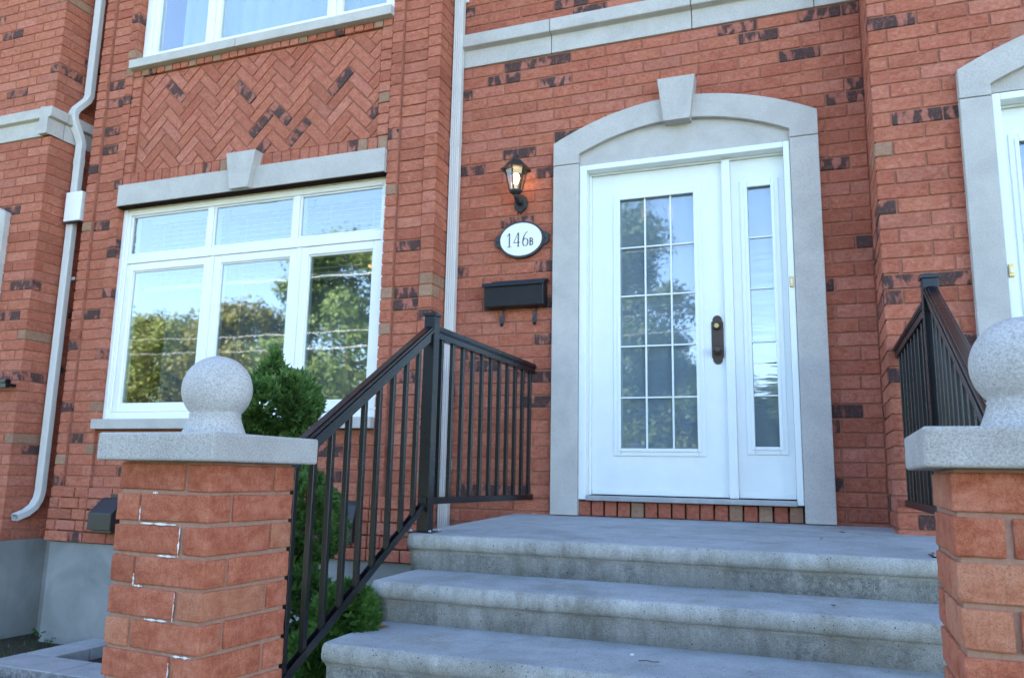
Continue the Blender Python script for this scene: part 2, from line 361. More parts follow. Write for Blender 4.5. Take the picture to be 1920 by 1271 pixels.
def run(parent, rs, a, b, yf, z0, off, holes=(), weights=WEIGHTS, h=BH):
    """one course of stretchers between x=a and b, front at yf, cut round the holes (x0, x1, z0, z1)"""
    spans = [(a, b)]
    for hx0, hx1, hz0, hz1 in holes:
        if z0 + h*.6 > hz0 and z0 + h*.4 < hz1:
            ns = []
            for s0, s1 in spans:
                if hx1 <= s0 or hx0 >= s1: ns.append((s0, s1)); continue
                if hx0 > s0: ns.append((s0, hx0))
                if hx1 < s1: ns.append((hx1, s1))
            spans = ns
    for s0, s1 in spans:
        k = math.floor((s0 - off)/(BL+J)) - 1
        while True:
            x0 = off + k*(BL+J); x1 = x0 + BL; k += 1
            if x0 >= s1 - .012: break
            if x1 <= s0 + .012: continue
            place(parent, rs, max(x0, s0), min(x1, s1), yf, yf+BD, z0, z0+h, weights=weights)

GZ = -1.13
DW, BAY, PRO = 5.16, 4.89, 4.71        # entrance wall, window bay, neighbours' projecting fronts
BX0, BX1 = -5.905, -2.472              # the bay's sides
LX, RX = -6.20, .405                   # corners of the neighbours' projections
TOP = 4.75

# ------------------------------------------------------------------ ground, road, house body
g = MB(); g.add([(-400, -400, GZ), (400, -400, GZ), (400, 400, GZ), (-400, 400, GZ)], [(0, 1, 2, 3)]); struct('ground', g, 'ground')
struct('pavement', MB().box(-120, 120, -6.2, -4.6, GZ, GZ+.02), 'sidewalk_concrete')
struct('kerb', MB().box(-120, 120, -7.75, -7.55, GZ-.1, GZ+.03), 'sidewalk_concrete')
struct('road', MB().box(-120, 120, -15.6, -7.75, GZ-.2, GZ+.004), 'asphalt')
struct('kerb', MB().box(-120, 120, -15.8, -15.6, GZ-.1, GZ+.03), 'sidewalk_concrete')
struct('pavement', MB().box(-120, 120, -18.6, -17.1, GZ, GZ+.02), 'sidewalk_concrete')
struct('path', MB().box(-1.5, .2, -4.6, .9, GZ-.05, GZ+.03), 'sidewalk_concrete', bevel=.01)

shell = MB()                            # rooms behind the facade
shell.box(-11, 5, 9.0, 9.2, GZ, 7.6); shell.box(-11.2, -11, 5.4, 9.2, GZ, 7.6); shell.box(5, 5.2, 5.4, 9.2, GZ, 7.6)
struct('interior_room', shell, 'interior_wall')
struct('interior_floor', MB().box(-11, 5, 5.30, 9, -.1, .06), 'interior_dark')
struct('interior_ceiling', MB().box(-11, 5, 5.30, 9, 2.74, 2.95), 'interior_wall')
struct('interior_partition', MB().box(-2.3, -2.2, 5.42, 9, .06, 2.74), 'interior_wall')
up = MB()                               # storeys above the frame
up.box(-11, LX, PRO+.012, 5.4, TOP, 7.6); up.box(LX, BX0, DW+.012, 5.4, TOP, 7.6); up.box(BX0, BX1, BAY+.012, 5.4, 5.35, 7.6)
up.box(BX1, RX, DW+.012, 5.4, TOP, 7.6); up.box(RX, 5.2, PRO+.012, 5.4, TOP, 7.6)
struct('upper_storey', up, 'brick_red')
rf = MB(); rf.prism([(4.1, 7.6), (10.2, 7.6), (7.2, 9.4)], -11.6, 5.6, 'X'); struct('roof', rf, 'shingle')

# ------------------------------------------------------------------ entrance wall
rs = random.Random(11)
ew = thing('entrance_wall', 'red brick wall around the white front door with lamp and mailbox', 'brick wall', (0, DW, 0))
def W(parent_loc_y): return parent_loc_y
def loc_run(par, *a, **k): return run(par, *a, **k)
OPX0, OPX1, OPZ1 = -1.56, .02, 2.50    # rough opening behind the stone
ew.location = (0, 0, 0)
mort = MB(); mort.box(BX1-.2, OPX0, DW+.008, 5.42, -.9, TOP); mort.box(OPX1, RX+.1, DW+.008, 5.42, -.9, TOP); mort.box(OPX0, OPX1, DW+.008, 5.42, OPZ1, TOP); mort.box(OPX0, OPX1, DW+.05, 5.42, -.9, .06)
mort.build('mortar', 'mortar', ew)
Z0 = 3.339 - 39*CH
BAND0, BAND1 = 3.339, 3.588
i = 0
def arch_z(x):                          # outer curve of the arch
    t = (x + .765)/.885
    return 2.832 - .222*t*t
while Z0 + i*CH < 4.02:
    z = Z0 + i*CH
    if z > BAND0 - .01 and z < BAND1 - .03: i += 1; continue
    holes = [(-1.60, .06, .0 - .2, 2.56)]
    if 2.52 < z < 2.80:
        half = .885*math.sqrt(max(0, (2.832 - (z+BH))/.222)) - .05
        if half > .05: holes.append((-.765-half, -.765+half, z-.01, z+BH+.01))
    if z < .0: holes = [(-1.60, .06, -.2, .1)]
    run(ew, rs, BX1+.012, RX-.006, DW, z, -2.32 + (i % 2)*.131 + .006*math.sin(i*2.3), holes, weights=[('brick_red', 54), ('brick_deep', 15), ('brick_rose', 18), ('brick_flashed', 22 if i % 7 in (2, 3) else 9)])
    i += 1
# rowlock sill under the door
for k in range(16):
    x = -1.462 + k*.0878
    place(ew, rs, x, x+.0775, DW-.005, DW+.17, .004, .098, mat='brick_tan' if k in (4, 11, 13, 15) else 'brick_deep')

# string course
def band(name, label, pieces, z0, zm, z1, y):
    t = thing(name, label, 'stone band')
    for x0, x1 in pieces:
        b = MB(); b.prism([(y-.012, z0), (y-.012, zm-.004), (y-.060, zm+.006), (y-.064, zm+.012), (y-.064, z1-.004), (y-.058, z1), (y+.10, z1+.012), (y+.10, z0)], 0, x1-x0-.006, 'X')
        b.build('stone', 'limestone', t, bevel=.002, bseg=1, loc=(x0, 0, 0))
    return t
band('string_course', 'pale grey stone band across the brick above the front door', [(BX1+.01, -1.685), (-1.685, -.66), (-.66, .135), (.135, RX+.004)], BAND0, 3.480, BAND1, DW)

# ------------------------------------------------------------------ neighbour on the right
rs = random.Random(23)
rw = thing('projecting_wall', 'projecting red brick wall right of the front door with the next doorway', 'brick wall')
m_ = MB(); m_.box(RX+.008, .90, PRO+.008, 5.42, -.9, TOP); m_.box(.90, 2.5, PRO+.008, 5.42, 2.45, TOP); m_.box(2.5, 5.2, PRO+.008, 5.42, -.9, TOP); m_.box(.90, 2.5, PRO+.03, 5.42, -.9, .0); m_.build('mortar', 'mortar', rw)
i = 0; zz = -.07
while zz + i*.0862 < 4.0:
    z = zz + i*.0862; hl = [(.90, 2.6, -.3, 2.42)] if z > .0 else []
    if z > 2.42 and z < 2.70: hl = [(1.12, 2.4, z-.01, z+.1)]
    if i % 2 == 0:
        place(rw, rs, RX, RX+BL, PRO, PRO+BD, z, z+.0765); run(rw, rs, RX+BL+J, 1.75, PRO, z, RX, hl, h=.0765)
        place(rw, rs, RX, RX+BD, PRO+.10, PRO+.352, z, z+.0765); place(rw, rs, RX, RX+BD, PRO+.362, DW+.01, z, z+.0765)
    else:
        place(rw, rs, RX, RX+BD, PRO, PRO+BL, z, z+.0765, header=True); run(rw, rs, RX+BD+J, 1.75, PRO, z, RX+BD+J, hl, h=.0765)
        place(rw, rs, RX, RX+BD, PRO+.262, DW+.01, z, z+.0765)
    i += 1

# ------------------------------------------------------------------ neighbour on the left
rs = random.Random(31)
lw_ = thing('projecting_wall', 'projecting red brick wall at far left behind the left downspout', 'brick wall')
m_ = MB(); m_.box(-11, LX-.008, PRO+.008, 5.42, -.36, TOP); m_.build('mortar', 'mortar', lw_)
LB0, LB1 = 3.140, 3.385
i = 0; z0_ = LB0 - 40*.0872
while z0_ + i*.0872 < 4.72:
    z = z0_ + i*.0872
    if LB0 - .02 < z < LB1 - .03: i += 1; continue
    if i % 2 == 0:
        place(lw_, rs, LX-BL, LX, PRO, PRO+BD, z, z+BH); run(lw_, rs, -7.15, LX-BL-J, PRO, z, LX-BL*2-J)
        place(lw_, rs, LX-BD, LX, PRO+.10, PRO+.352, z, z+BH); place(lw_, rs, LX-BD, LX, PRO+.362, DW+.01, z, z+BH)
    else:
        place(lw_, rs, LX-BD, LX, PRO, PRO+BL, z, z+BH, header=True); run(lw_, rs, -7.15, LX-BD-J, PRO, z, LX-BD-J-BL)
        place(lw_, rs, LX-BD, LX, PRO+.262, DW+.01, z, z+BH)
    i += 1
rc = thing('recess_wall', 'narrow recessed strip of red brick behind the left downspout', 'brick wall')
m_ = MB(); m_.box(LX-.05, BX0+.05, DW+.008, 5.42, -.36, TOP); m_.build('mortar', 'mortar', rc)
i = 0
while z0_ + i*.0872 < 4.72:
    z = z0_ + i*.0872
    if not (LB0 - .02 < z < LB1 - .03): run(rc, rs, LX+.006, BX0-.004, DW, z, LX+.006 + (i % 2)*.131 - .1)
    i += 1
lbt = thing('string_course', 'pale grey stone band wrapping the corner of the far left wall', 'stone band')
def lb_piece(name, x0, x1, y):
    b = MB(); b.prism([(y-.012, LB0), (y-.012, 3.285), (y-.050, 3.295), (y-.054, LB1-.004), (y-.048, LB1), (y+.09, LB1+.01), (y+.09, LB0)], x0, x1, 'X')
    return b
lb_piece('stone', -7.3, LX+.012, PRO).build('stone', 'limestone', lbt, bevel=.002, bseg=1)
def lb_ret(y0, y1):
    x = LX; b = MB(); b.prism([(x+.013, LB0), (x+.013, 3.285), (x+.050, 3.295), (x+.054, LB1-.004), (x+.048, LB1), (x-.09, LB1+.01), (x-.09, LB0)], y0, y1)
    b.build('stone', 'limestone', lbt, bevel=.002, bseg=1)
lb_ret(PRO-.0535, PRO+.118); lb_ret(PRO+.124, DW-.02)
lb_piece('stone', LX+.056, BX0-.004, DW).build('stone', 'limestone', lbt, bevel=.002, bseg=1)

# ------------------------------------------------------------------ window bay
SX = [BX0, BX0+.112, BX0+.312, BX0+.405]           # strip | stretcher panel | strip
TX = [BX1-.415, BX1-.318, BX1-.110, BX1]
OL, OR = SX[3], TX[0]                              # window opening
FZ = -.345                                         # top of the foundation
rec = .022
rsb = random.Random(41)
plinth = 5
def pilaster(xs, ret, label):
    t = thing('brick_pilaster', label, 'brick pilaster', group='pilasters beside the bay window')
    m = MB(); m.box(xs[0]+.006, xs[3]-.006, BAY+rec+.010, 5.42, FZ, 5.35)
    m.box(xs[0]+.007, xs[1]-.006, BAY+.008, BAY+.2, FZ, TOP); m.box(xs[2]+.006, xs[3]-.007, BAY+.008, BAY+.2, FZ, TOP)
    m.build('mortar', 'mortar', t)
    i = 0
    while FZ + .006 + i*CH < TOP-.05:
        z = FZ + .006 + i*CH
        if i < plinth:
            y = BAY - .004*(plinth-i)
            if i % 2 == 0:
                place(t, rsb, xs[0], xs[0]+BL, y, y+BD, z, z+BH); place(t, rsb, xs[0]+BL+J, xs[3], y, y+BD, z, z+BH)
            else:
                place(t, rsb, xs[0], xs[0]+BD, y, y+BD, z, z+BH, header=True); place(t, rsb, xs[0]+BD+J, xs[0]+BD+J+.21, y, y+BD, z, z+BH); place(t, rsb, xs[0]+BD+J*2+.21, xs[3], y, y+BD, z, z+BH)
        else:
            place(t, rsb, xs[1]+.004, xs[2]-.004, BAY+rec, BAY+rec+BD, z, z+BH)
        yo = 0 if i >= plinth else .095
        if ret:
            if i >= plinth: place(t, rsb, xs[0], xs[1]-.006, BAY, BAY+BD, z, z+BH, header=True)
            w = xs[3]-xs[2]-.006
            if i >= plinth:
                if i % 2 == 0: place(t, rsb, xs[2]+.006, xs[3], BAY, BAY+BL, z, z+BH, header=True)
                else:
                    place(t, rsb, xs[2]+.006, xs[3], BAY, BAY+.125, z, z+BH, header=True); place(t, rsb, xs[2]+.006, xs[3], BAY+.135, DW+.01, z, z+BH)
            else: place(t, rsb, xs[3]-BD, xs[3], BAY+yo, DW+.01, z, z+BH)
        elif i >= plinth:
            place(t, rsb, xs[0], xs[1]-.006, BAY, BAY+BD, z, z+BH, header=True)
            # inner strip turns into the window reveal
            if i % 2 == 0: place(t, rsb, xs[2]+.006, xs[3], BAY, BAY+BL, z, z+BH, header=True)
            else: place(t, rsb, xs[2]+.006, xs[3], BAY, BAY+.12, z, z+BH, header=True); place(t, rsb, xs[2]+.006, xs[3], BAY+.13, BAY+.25, z, z+BH)
        i += 1
    return t
pilaster(SX, False, 'brick pilaster left of the bay window, with raised edge strips')
pilaster(TX, True, 'brick pilaster between the bay window and the middle downspout')

ap = thing('apron_wall', 'low red brick wall under the bay window sill behind the shrub', 'brick wall')
MB().box(OL+.0, OR, BAY+rec+.009, 5.42, FZ, .553).build('mortar', 'mortar', ap)
i = 0
while FZ + .006 + i*CH < .51:
    run(ap, rsb, OL+.010, OR-.008, BAY+rec if i >= plinth else BAY-.004*(plinth-i), FZ + .006 + i*CH, OL + (i % 2)*.131); i += 1

hp = thing('herringbone_panel', 'herringbone brick panel between the two bay windows framed by rowlock bricks', 'brick panel')
PX0, PX1, PZ0, PZ1 = OL+.112, OR-.108, 2.763, 3.655
MB().box(OL+.002, OR-.002, BAY+.036, 5.42, 2.52, 3.72).build('mortar', 'mortar', hp)
fr = MB(); fr.box(OL+.003, PX0-.012, BAY+.018, BAY+.06, 2.70, 3.70); fr.box(PX1+.012, OR-.003, BAY+.018, BAY+.06, 2.70, 3.70); fr.box(PX0-.012, PX1+.012, BAY+.018, BAY+.06, PZ1+.012, 3.70); fr.box(PX0-.012, PX1+.012, BAY+.018, BAY+.06, 2.62, PZ0-.012)
fr.build('mortar', 'mortar', hp)
n = round((OR-OL)/.0873)
for k in range(n):                                   # rowlock rows above and below
    x0 = OL + .005 + k*(OR-OL-.005)/n; x1 = x0 + (OR-OL-.005)/n - J
    tn = 'brick_tan' if k in (1, 4, 7, 10, 20, n-2) else None
    place(hp, rsb, x0, x1, BAY+.006, BAY+.10, PZ1+.008, 3.716, mat=tn)
    place(hp, rsb, x0, x1, BAY+.008, BAY+.10, 2.655, PZ0-.008, mat='brick_tan' if k in (n-1, n-3, 12) else None)
z = PZ0 + .004
while z < PZ1 - .05:
    place(hp, rsb, OL+.004, PX0-.010, BAY+.006, BAY+.10, z, min(z+BH, PZ1), header=True); place(hp, rsb, PX1+.008, OR-.004, BAY+.006, BAY+.10, z, min(z+BH, PZ1), header=True); z += CH
def clip(poly, x0, x1, z0, z1):
    for ax, lim, sgn in ((0, x0, 1), (0, x1, -1), (1, z0, 1), (1, z1, -1)):
        out = []
        for a, b in zip(poly, poly[1:]+poly[:1]):
            da, db = (a[ax]-lim)*sgn, (b[ax]-lim)*sgn
            if da >= 0: out.append(a)
            if (da >= 0) != (db >= 0):
                t = da/(da-db); out.append((a[0]+(b[0]-a[0])*t, a[1]+(b[1]-a[1])*t))
        poly = out
        if not poly: return []
    return poly
w_ = .0873; c45 = math.sqrt(.5); HX, HZ = (PX0+PX1)/2+.04, PZ0+.02
flash_h = 0
for ix in range(-30, 31):
    for iy in range(-30, 31):
        d = (ix-iy) % 6
        if d == 0: r = (ix, iy, ix+3, iy+1)
        elif d == 5: r = (ix, iy, ix+1, iy+3)
        else: continue
        j = J/2/w_
        rect = [(r[0]+j, r[1]+j), (r[2]-j, r[1]+j), (r[2]-j, r[3]-j), (r[0]+j, r[3]-j)]
        P = [((a-b)*c45*w_+HX, (a+b)*c45*w_+HZ) for a, b in rect]
        Q = clip(P, PX0+.004, PX1-.004, PZ0+.003, PZ1-.004)
        if len(Q) < 3: continue
        area = abs(sum(Q[k][0]*Q[(k+1) % len(Q)][1]-Q[(k+1) % len(Q)][0]*Q[k][1] for k in range(len(Q))))/2
        if area < .0006: continue
        cx = sum(p[0] for p in Q)/len(Q); cz = sum(p[1] for p in Q)/len(Q)
        Ql = [(p[0]-cx, p[1]-cz) for p in Q]
        yj = rsb.uniform(-.002, .002)
        full = len(Q) == 4 and area > BH*BL*.97
        if full:
            me = brick_mesh(BL, .05, BH, rsb.randrange(3)); o = link('brick', me, hp, (cx, BAY+.026+.025+yj, cz)); o.rotation_euler = (0, math.radians(-45 if d == 0 else 45), 0)
            if d == 5: o.rotation_euler = (0, math.radians(45), 0)
        else:
            o = MB().prism(Ql, 0, .05).build('brick', 'brick_red', hp, loc=(cx, BAY+.026+yj, cz))
        o.material_slots[0].link = 'OBJECT'
        o.material_slots[0].material = M[pick(rsb, [('brick_red', 60), ('brick_deep', 8), ('brick_rose', 22), ('brick_flashed', 11 if full else 2)])]

fo = thing('foundation_wall', 'grey poured concrete foundation below the brick at lower left', 'foundation')
MB().box(BX0+.03, BX1-.01, BAY+.012, 5.38, GZ-.3, FZ).build('bay_foundation', 'foundation_concrete', fo, bevel=.004)
fb = MB(); fb.box(LX, BX0+.02, DW-.02, 5.38, GZ-.3, -.352)
fb.build('recess_foundation', 'foundation_concrete', fo)
MB().box(-11, LX-.003, PRO-.012, 5.38, GZ-.3, -.350).build('corner_foundation', 'foundation_concrete', fo, bevel=.004)

WF = BAY + .075                      # front of the vinyl window frames
# lintel, keystone, sills
li = thing('stone_lintel', 'pale grey stone lintel with keystone over the lower bay window', 'lintel')
box('beam', li, 'limestone', OL+.002, -4.238, BAY-.03, BAY+.14, 2.458, 2.645, .004)
box('beam', li, 'limestone', -4.080, OR-.002, BAY-.03, BAY+.14, 2.458, 2.645, .004)
MB().prism([(-4.262, 2.455), (-4.085, 2.455), (-4.030, 2.760), (-4.318, 2.760)], BAY-.085, BAY+.12).build('keystone', 'limestone', li, bevel=.004)
box('steel_angle', li, 'soffit_brown', OL+.004, OR-.004, BAY-.02, WF-.022, 2.4475, 2.4565)
s1 = thing('window_sill', 'pale grey stone sill under the upper bay window', 'window sill')
box('sill_stone', s1, 'limestone', OL-.01, -4.36, BAY-.05, BAY+.20, 3.722, 3.800, .004); box('sill_stone', s1, 'limestone', -4.354, OR+.004, BAY-.05, BAY+.20, 3.722, 3.800, .004)
s2 = thing('window_sill', 'pale grey stone sill of the lower bay window behind the left pillar', 'window sill')
box('sill_stone', s2, 'limestone', OL-.0, -4.2, BAY-.05, BAY+.22, .560, .640, .005); box('sill_stone', s2, 'limestone', -4.194, OR+.0, BAY-.05, BAY+.22, .560, .640, .005)

# ------------------------------------------------------------------ windows
WF = BAY + .075                       # front of the vinyl frame
def pane(par, x0, x1, z0, z1, y, mat='window_glass', name='pane'):
    return box(name, par, mat, x0, x1, y, y+.003, z0, z1)
def ring(par, name, mat, x0, x1, z0, z1, w, y0, y1, bev=.003):
    b = MB(); b.box(x0, x0+w, y0, y1, z0, z1); b.box(x1-w, x1, y0, y1, z0, z1); b.box(x0+w, x1-w, y0+.0007, y1, z0, z0+w); b.box(x0+w, x1-w, y0+.0007, y1, z1-w, z1)
    return b.build(name, mat, par, bevel=bev, bseg=1)
bw = thing('bay_window', 'large white six pane window with three transoms reflecting trees and sky', 'window')
X0, X1, Zb, Zt = OL+.004, OR-.004, .642, 2.444
ring(bw, 'frame', 'white_vinyl', X0, X1, Zb, Zt+.014, .060, WF, WF+.13, .004)
box('brickmould', bw, 'white_vinyl', X0+.0, X0+.035, WF-.018, WF-.0005, Zb, Zt-.002, .003)
box('transom_rail', bw, 'white_vinyl', X0+.06, X1-.06, WF+.006, WF+.12, 1.972, 2.046, .004)
mx1, mx2 = -4.573, -3.728
for xm in (mx1, mx2): box('transom_mullion', bw, 'white_vinyl', xm-.028, xm+.028, WF+.010, WF+.12, 2.047, Zt-.047, .003)
for xm in (-4.522, -3.678): box('mullion', bw, 'white_vinyl', xm-.018, xm+.018, WF+.012, WF+.12, Zb+.061, 1.971, .003)
cells = [(X0+.061, -4.541), (-4.503, -3.697), (-3.659, X1-.061)]
tr = [(X0+.061, mx1-.029), (mx1+.029, mx2-.029), (mx2+.029, X1-.061)]
for a, b in cells:
    s = ring(bw, 'sash', 'white_vinyl', a, b, Zb+.062, 1.969, .066, WF+.012, WF+.10, .006)
    ring(s, 'glazing_bead', 'white_vinyl', a+.0665, b-.0665, Zb+.1285, 1.9025, .010, WF+.024, WF+.05, .002)
    pane(bw, a+.070, b-.070, Zb+.132, 1.899, WF+.036)
for a, b in tr:
    ring(bw, 'transom_bead', 'white_vinyl', a+.001, b-.001, 2.048, Zt-.047, .014, WF+.016, WF+.07, .004)
    pane(bw, a+.012, b-.012, 2.058, Zt-.058, WF+.032)
ck = MB(); ck.box(X0, X1, WF-.0205, WF-.001, Zt-.002, 2.4470); ck.box(X0, X1, WF-.010, WF+.10, 2.4585, 2.50); ck.build('caulking', 'caulk', bw)
uw = thing('upper_window', 'upper storey window with white frame reflecting plain blue sky', 'window')
ring(uw, 'frame', 'white_vinyl', X0, X1, 3.803, 5.30, .075, WF, WF+.13, .004)
for xm in (-4.745, -3.500): box('mullion', uw, 'white_vinyl', xm-.020, xm+.020, WF+.006, WF+.12, 3.879, 5.224, .003)
for a, b in ((X0+.076, -4.766), (-4.724, -3.521), (-3.479, X1-.076)):
    ring(uw, 'sash', 'white_vinyl', a, b, 3.8795, 5.223, .05, WF+.022, WF+.10, .005); pane(uw, a+.045, b-.045, 3.925, 5.18, WF+.055)
cu = thing('window_curtain', 'white curtain drawn behind the upper storey window', 'curtain')
m = MB(); n_ = 90; V = []
for k in range(n_+1):
    x = OL+.24 + (OR-.05-OL-.24)*k/n_; V += [(x, WF+.22+.022*math.sin(k*.9)+.008*math.sin(k*2.3), z) for z in (3.83, 5.28)]
m.add(V, [(2*k, 2*k+2, 2*k+3, 2*k+1) for k in range(n_)]); m.build('drape', 'curtain_white', cu, smooth=True); MB().tube([(OL+.1, WF+.22, 5.29), (OR-.02, WF+.22, 5.29)], .012, 8).build('rod', 'bronze', cu)
# blinds
for k, ((a, b), lab) in enumerate(zip(cells, ('white slatted blind behind the left pane of the bay window', 'white slatted blind behind the middle pane of the bay window', 'white slatted blind behind the right pane of the bay window'))):
    t = thing('window_blind', lab, 'blind', group='blinds in the bay window')
    a += .06 if k == 0 else .01; b -= .01
    box('headrail', t, 'blind_white', a, b, WF+.16, WF+.20, 2.37, 2.42)
    sl = MB().bar((-(b-a)/2, 0, 0), ((b-a)/2, 0, 0), .042, .0025).mesh('slat', 'blind_white')
    for q in range(14):
        o = link('slat', sl, t, ((a+b)/2, WF+.18, 2.345-q*.042)); o.rotation_euler = (math.radians(24 if q < 9 else 9), 0, 0)
    box('bottom_rail', t, 'blind_white', a, b, WF+.158, WF+.202, 1.755, 1.785)
    for f in (.22, .78): MB().tube([(a+(b-a)*f, WF+.155, 2.37), (a+(b-a)*f, WF+.155, 1.10 if k == 1 else 1.78)], .0016, 5).build('cord', 'cord', t)
sc = thing('sheer_curtain', 'thin pale sheer curtain behind the bay window, open at the left end', 'curtain')
m = MB(); n_ = 110; V = []
for k in range(n_+1):
    x = OL+.27 + (OR-.02-OL-.27)*k/n_; V += [(x, WF+.29+.016*math.sin(k*.8)+.006*math.sin(k*2.1), z) for z in (.68, 2.40)]
m.add(V, [(2*k, 2*k+2, 2*k+3, 2*k+1) for k in range(n_)]); m.build('drape', 'sheer_veil', sc, smooth=True); MB().tube([(OL+.06, WF+.29, 2.41), (OR-.02, WF+.29, 2.41)], .010, 8).build('rod', 'bronze', sc)
box_l = thing('pendant_lamp', 'small warm lit ceiling lamp inside behind the right pane of the bay window', 'lamp', (-3.70, 6.2, 2.13))
MB().lathe([(.02, .07), (.085, .015), (.09, 0), (.08, -.01)], seg=20).build('shade', 'indoor_glow', box_l); MB().tube([(0, 0, .07), (0, 0, .61)], .006, 6).build('stem', 'bronze', box_l)
hl_ = thing('hall_lamp', 'glowing hall ceiling fixture seen through the top of the door glass', 'lamp', (-1.18, 6.6, 2.46))
for x in (-.115, .115): MB().lathe([(.018, 0), (.024, .01), (.022, .12), (.012, .14)], seg=14).build('shade', 'indoor_glow', hl_, loc=(x, 0, 0))
MB().box(-.17, .17, -.012, .012, .141, .160).build('bar', 'bronze', hl_); MB().tube([(0, 0, .161), (0, 0, .28)], .010, 6).build('stem', 'bronze', hl_)

# ------------------------------------------------------------------ stone door surround and front door
def surround(label, xo0, xo1, xi0, xi1, yf, zi, zj, zs, apex, iz, iapex, key, y_br):
    t = thing('stone_door_surround', label, 'door surround')
    yb = y_br + .12
    for a, b in ((xo0, xi0), (xi1, xo1)): box('jamb_stone', t, 'limestone', a, b, yf, yb, .004, zj-.004, .004)
    xc = (xo0+xo1)/2
    def cz(x, h0, ap, half): return ap - (ap-h0)*((x-xc)/half)**2
    def piece(a, b, kx):
        top = []; bot = []; nseg = 16
        for k in range(nseg+1):
            x = a + (b-a)*k/nseg; top.append((x, cz(x, zs, apex, (xo1-xo0)/2)))
        lo = max(a, xi0); hi = min(b, xi1)
        for k in range(nseg+1):
            x = hi + (lo-hi)*k/nseg; bot.append((x, cz(x, iz, iapex, (xi1-xi0)/2)))
        poly = top
        if b > xi1: poly = poly + [(b, zj), (xi1, zj)]
        poly = poly + bot
        if a < xi0: poly = poly + [(xi0, zj), (a, zj)]
        return MB().prism(poly, yf-.002, yb-.003).build('arch_stone', 'limestone', t, bevel=.003, bseg=1)
    piece(xo0, xc-.09, -1); piece(xc+.09, xo1, 1)
    MB().prism([(xc-key[0], key[2]), (xc+key[0], key[2]), (xc+key[1], key[3]), (xc-key[1], key[3])], yf-.055, yb-.01).build('keystone', 'limestone', t, bevel=.004)
    ty = [(xi0-.02, zi+.004), (xi1+.02, zi+.004)] + [(x, cz(x, iz, iapex, (xi1-xi0)/2)+.02) for x in [xi1+.02 + (xi0-xi1-.04)*k/16 for k in range(17)]]
    MB().prism(ty, yf+.036, yb-.02).build('tympanum', 'limestone', t)
    return t
surround('pale grey stone surround with keystone arch around the white front door', -1.650, .118, -1.462, -.056, 5.11, 2.425, 2.437, 2.604, 2.832, 2.500, 2.668, (.088, .128, 2.640, 2.950), DW)
surround('pale grey stone surround of the next doorway at right edge', .838, 2.606, .992, 2.432, 4.66, 2.365, 2.345, 2.515, 2.76, 2.415, 2.60, (.088, .128, 2.56, 2.88), PRO)

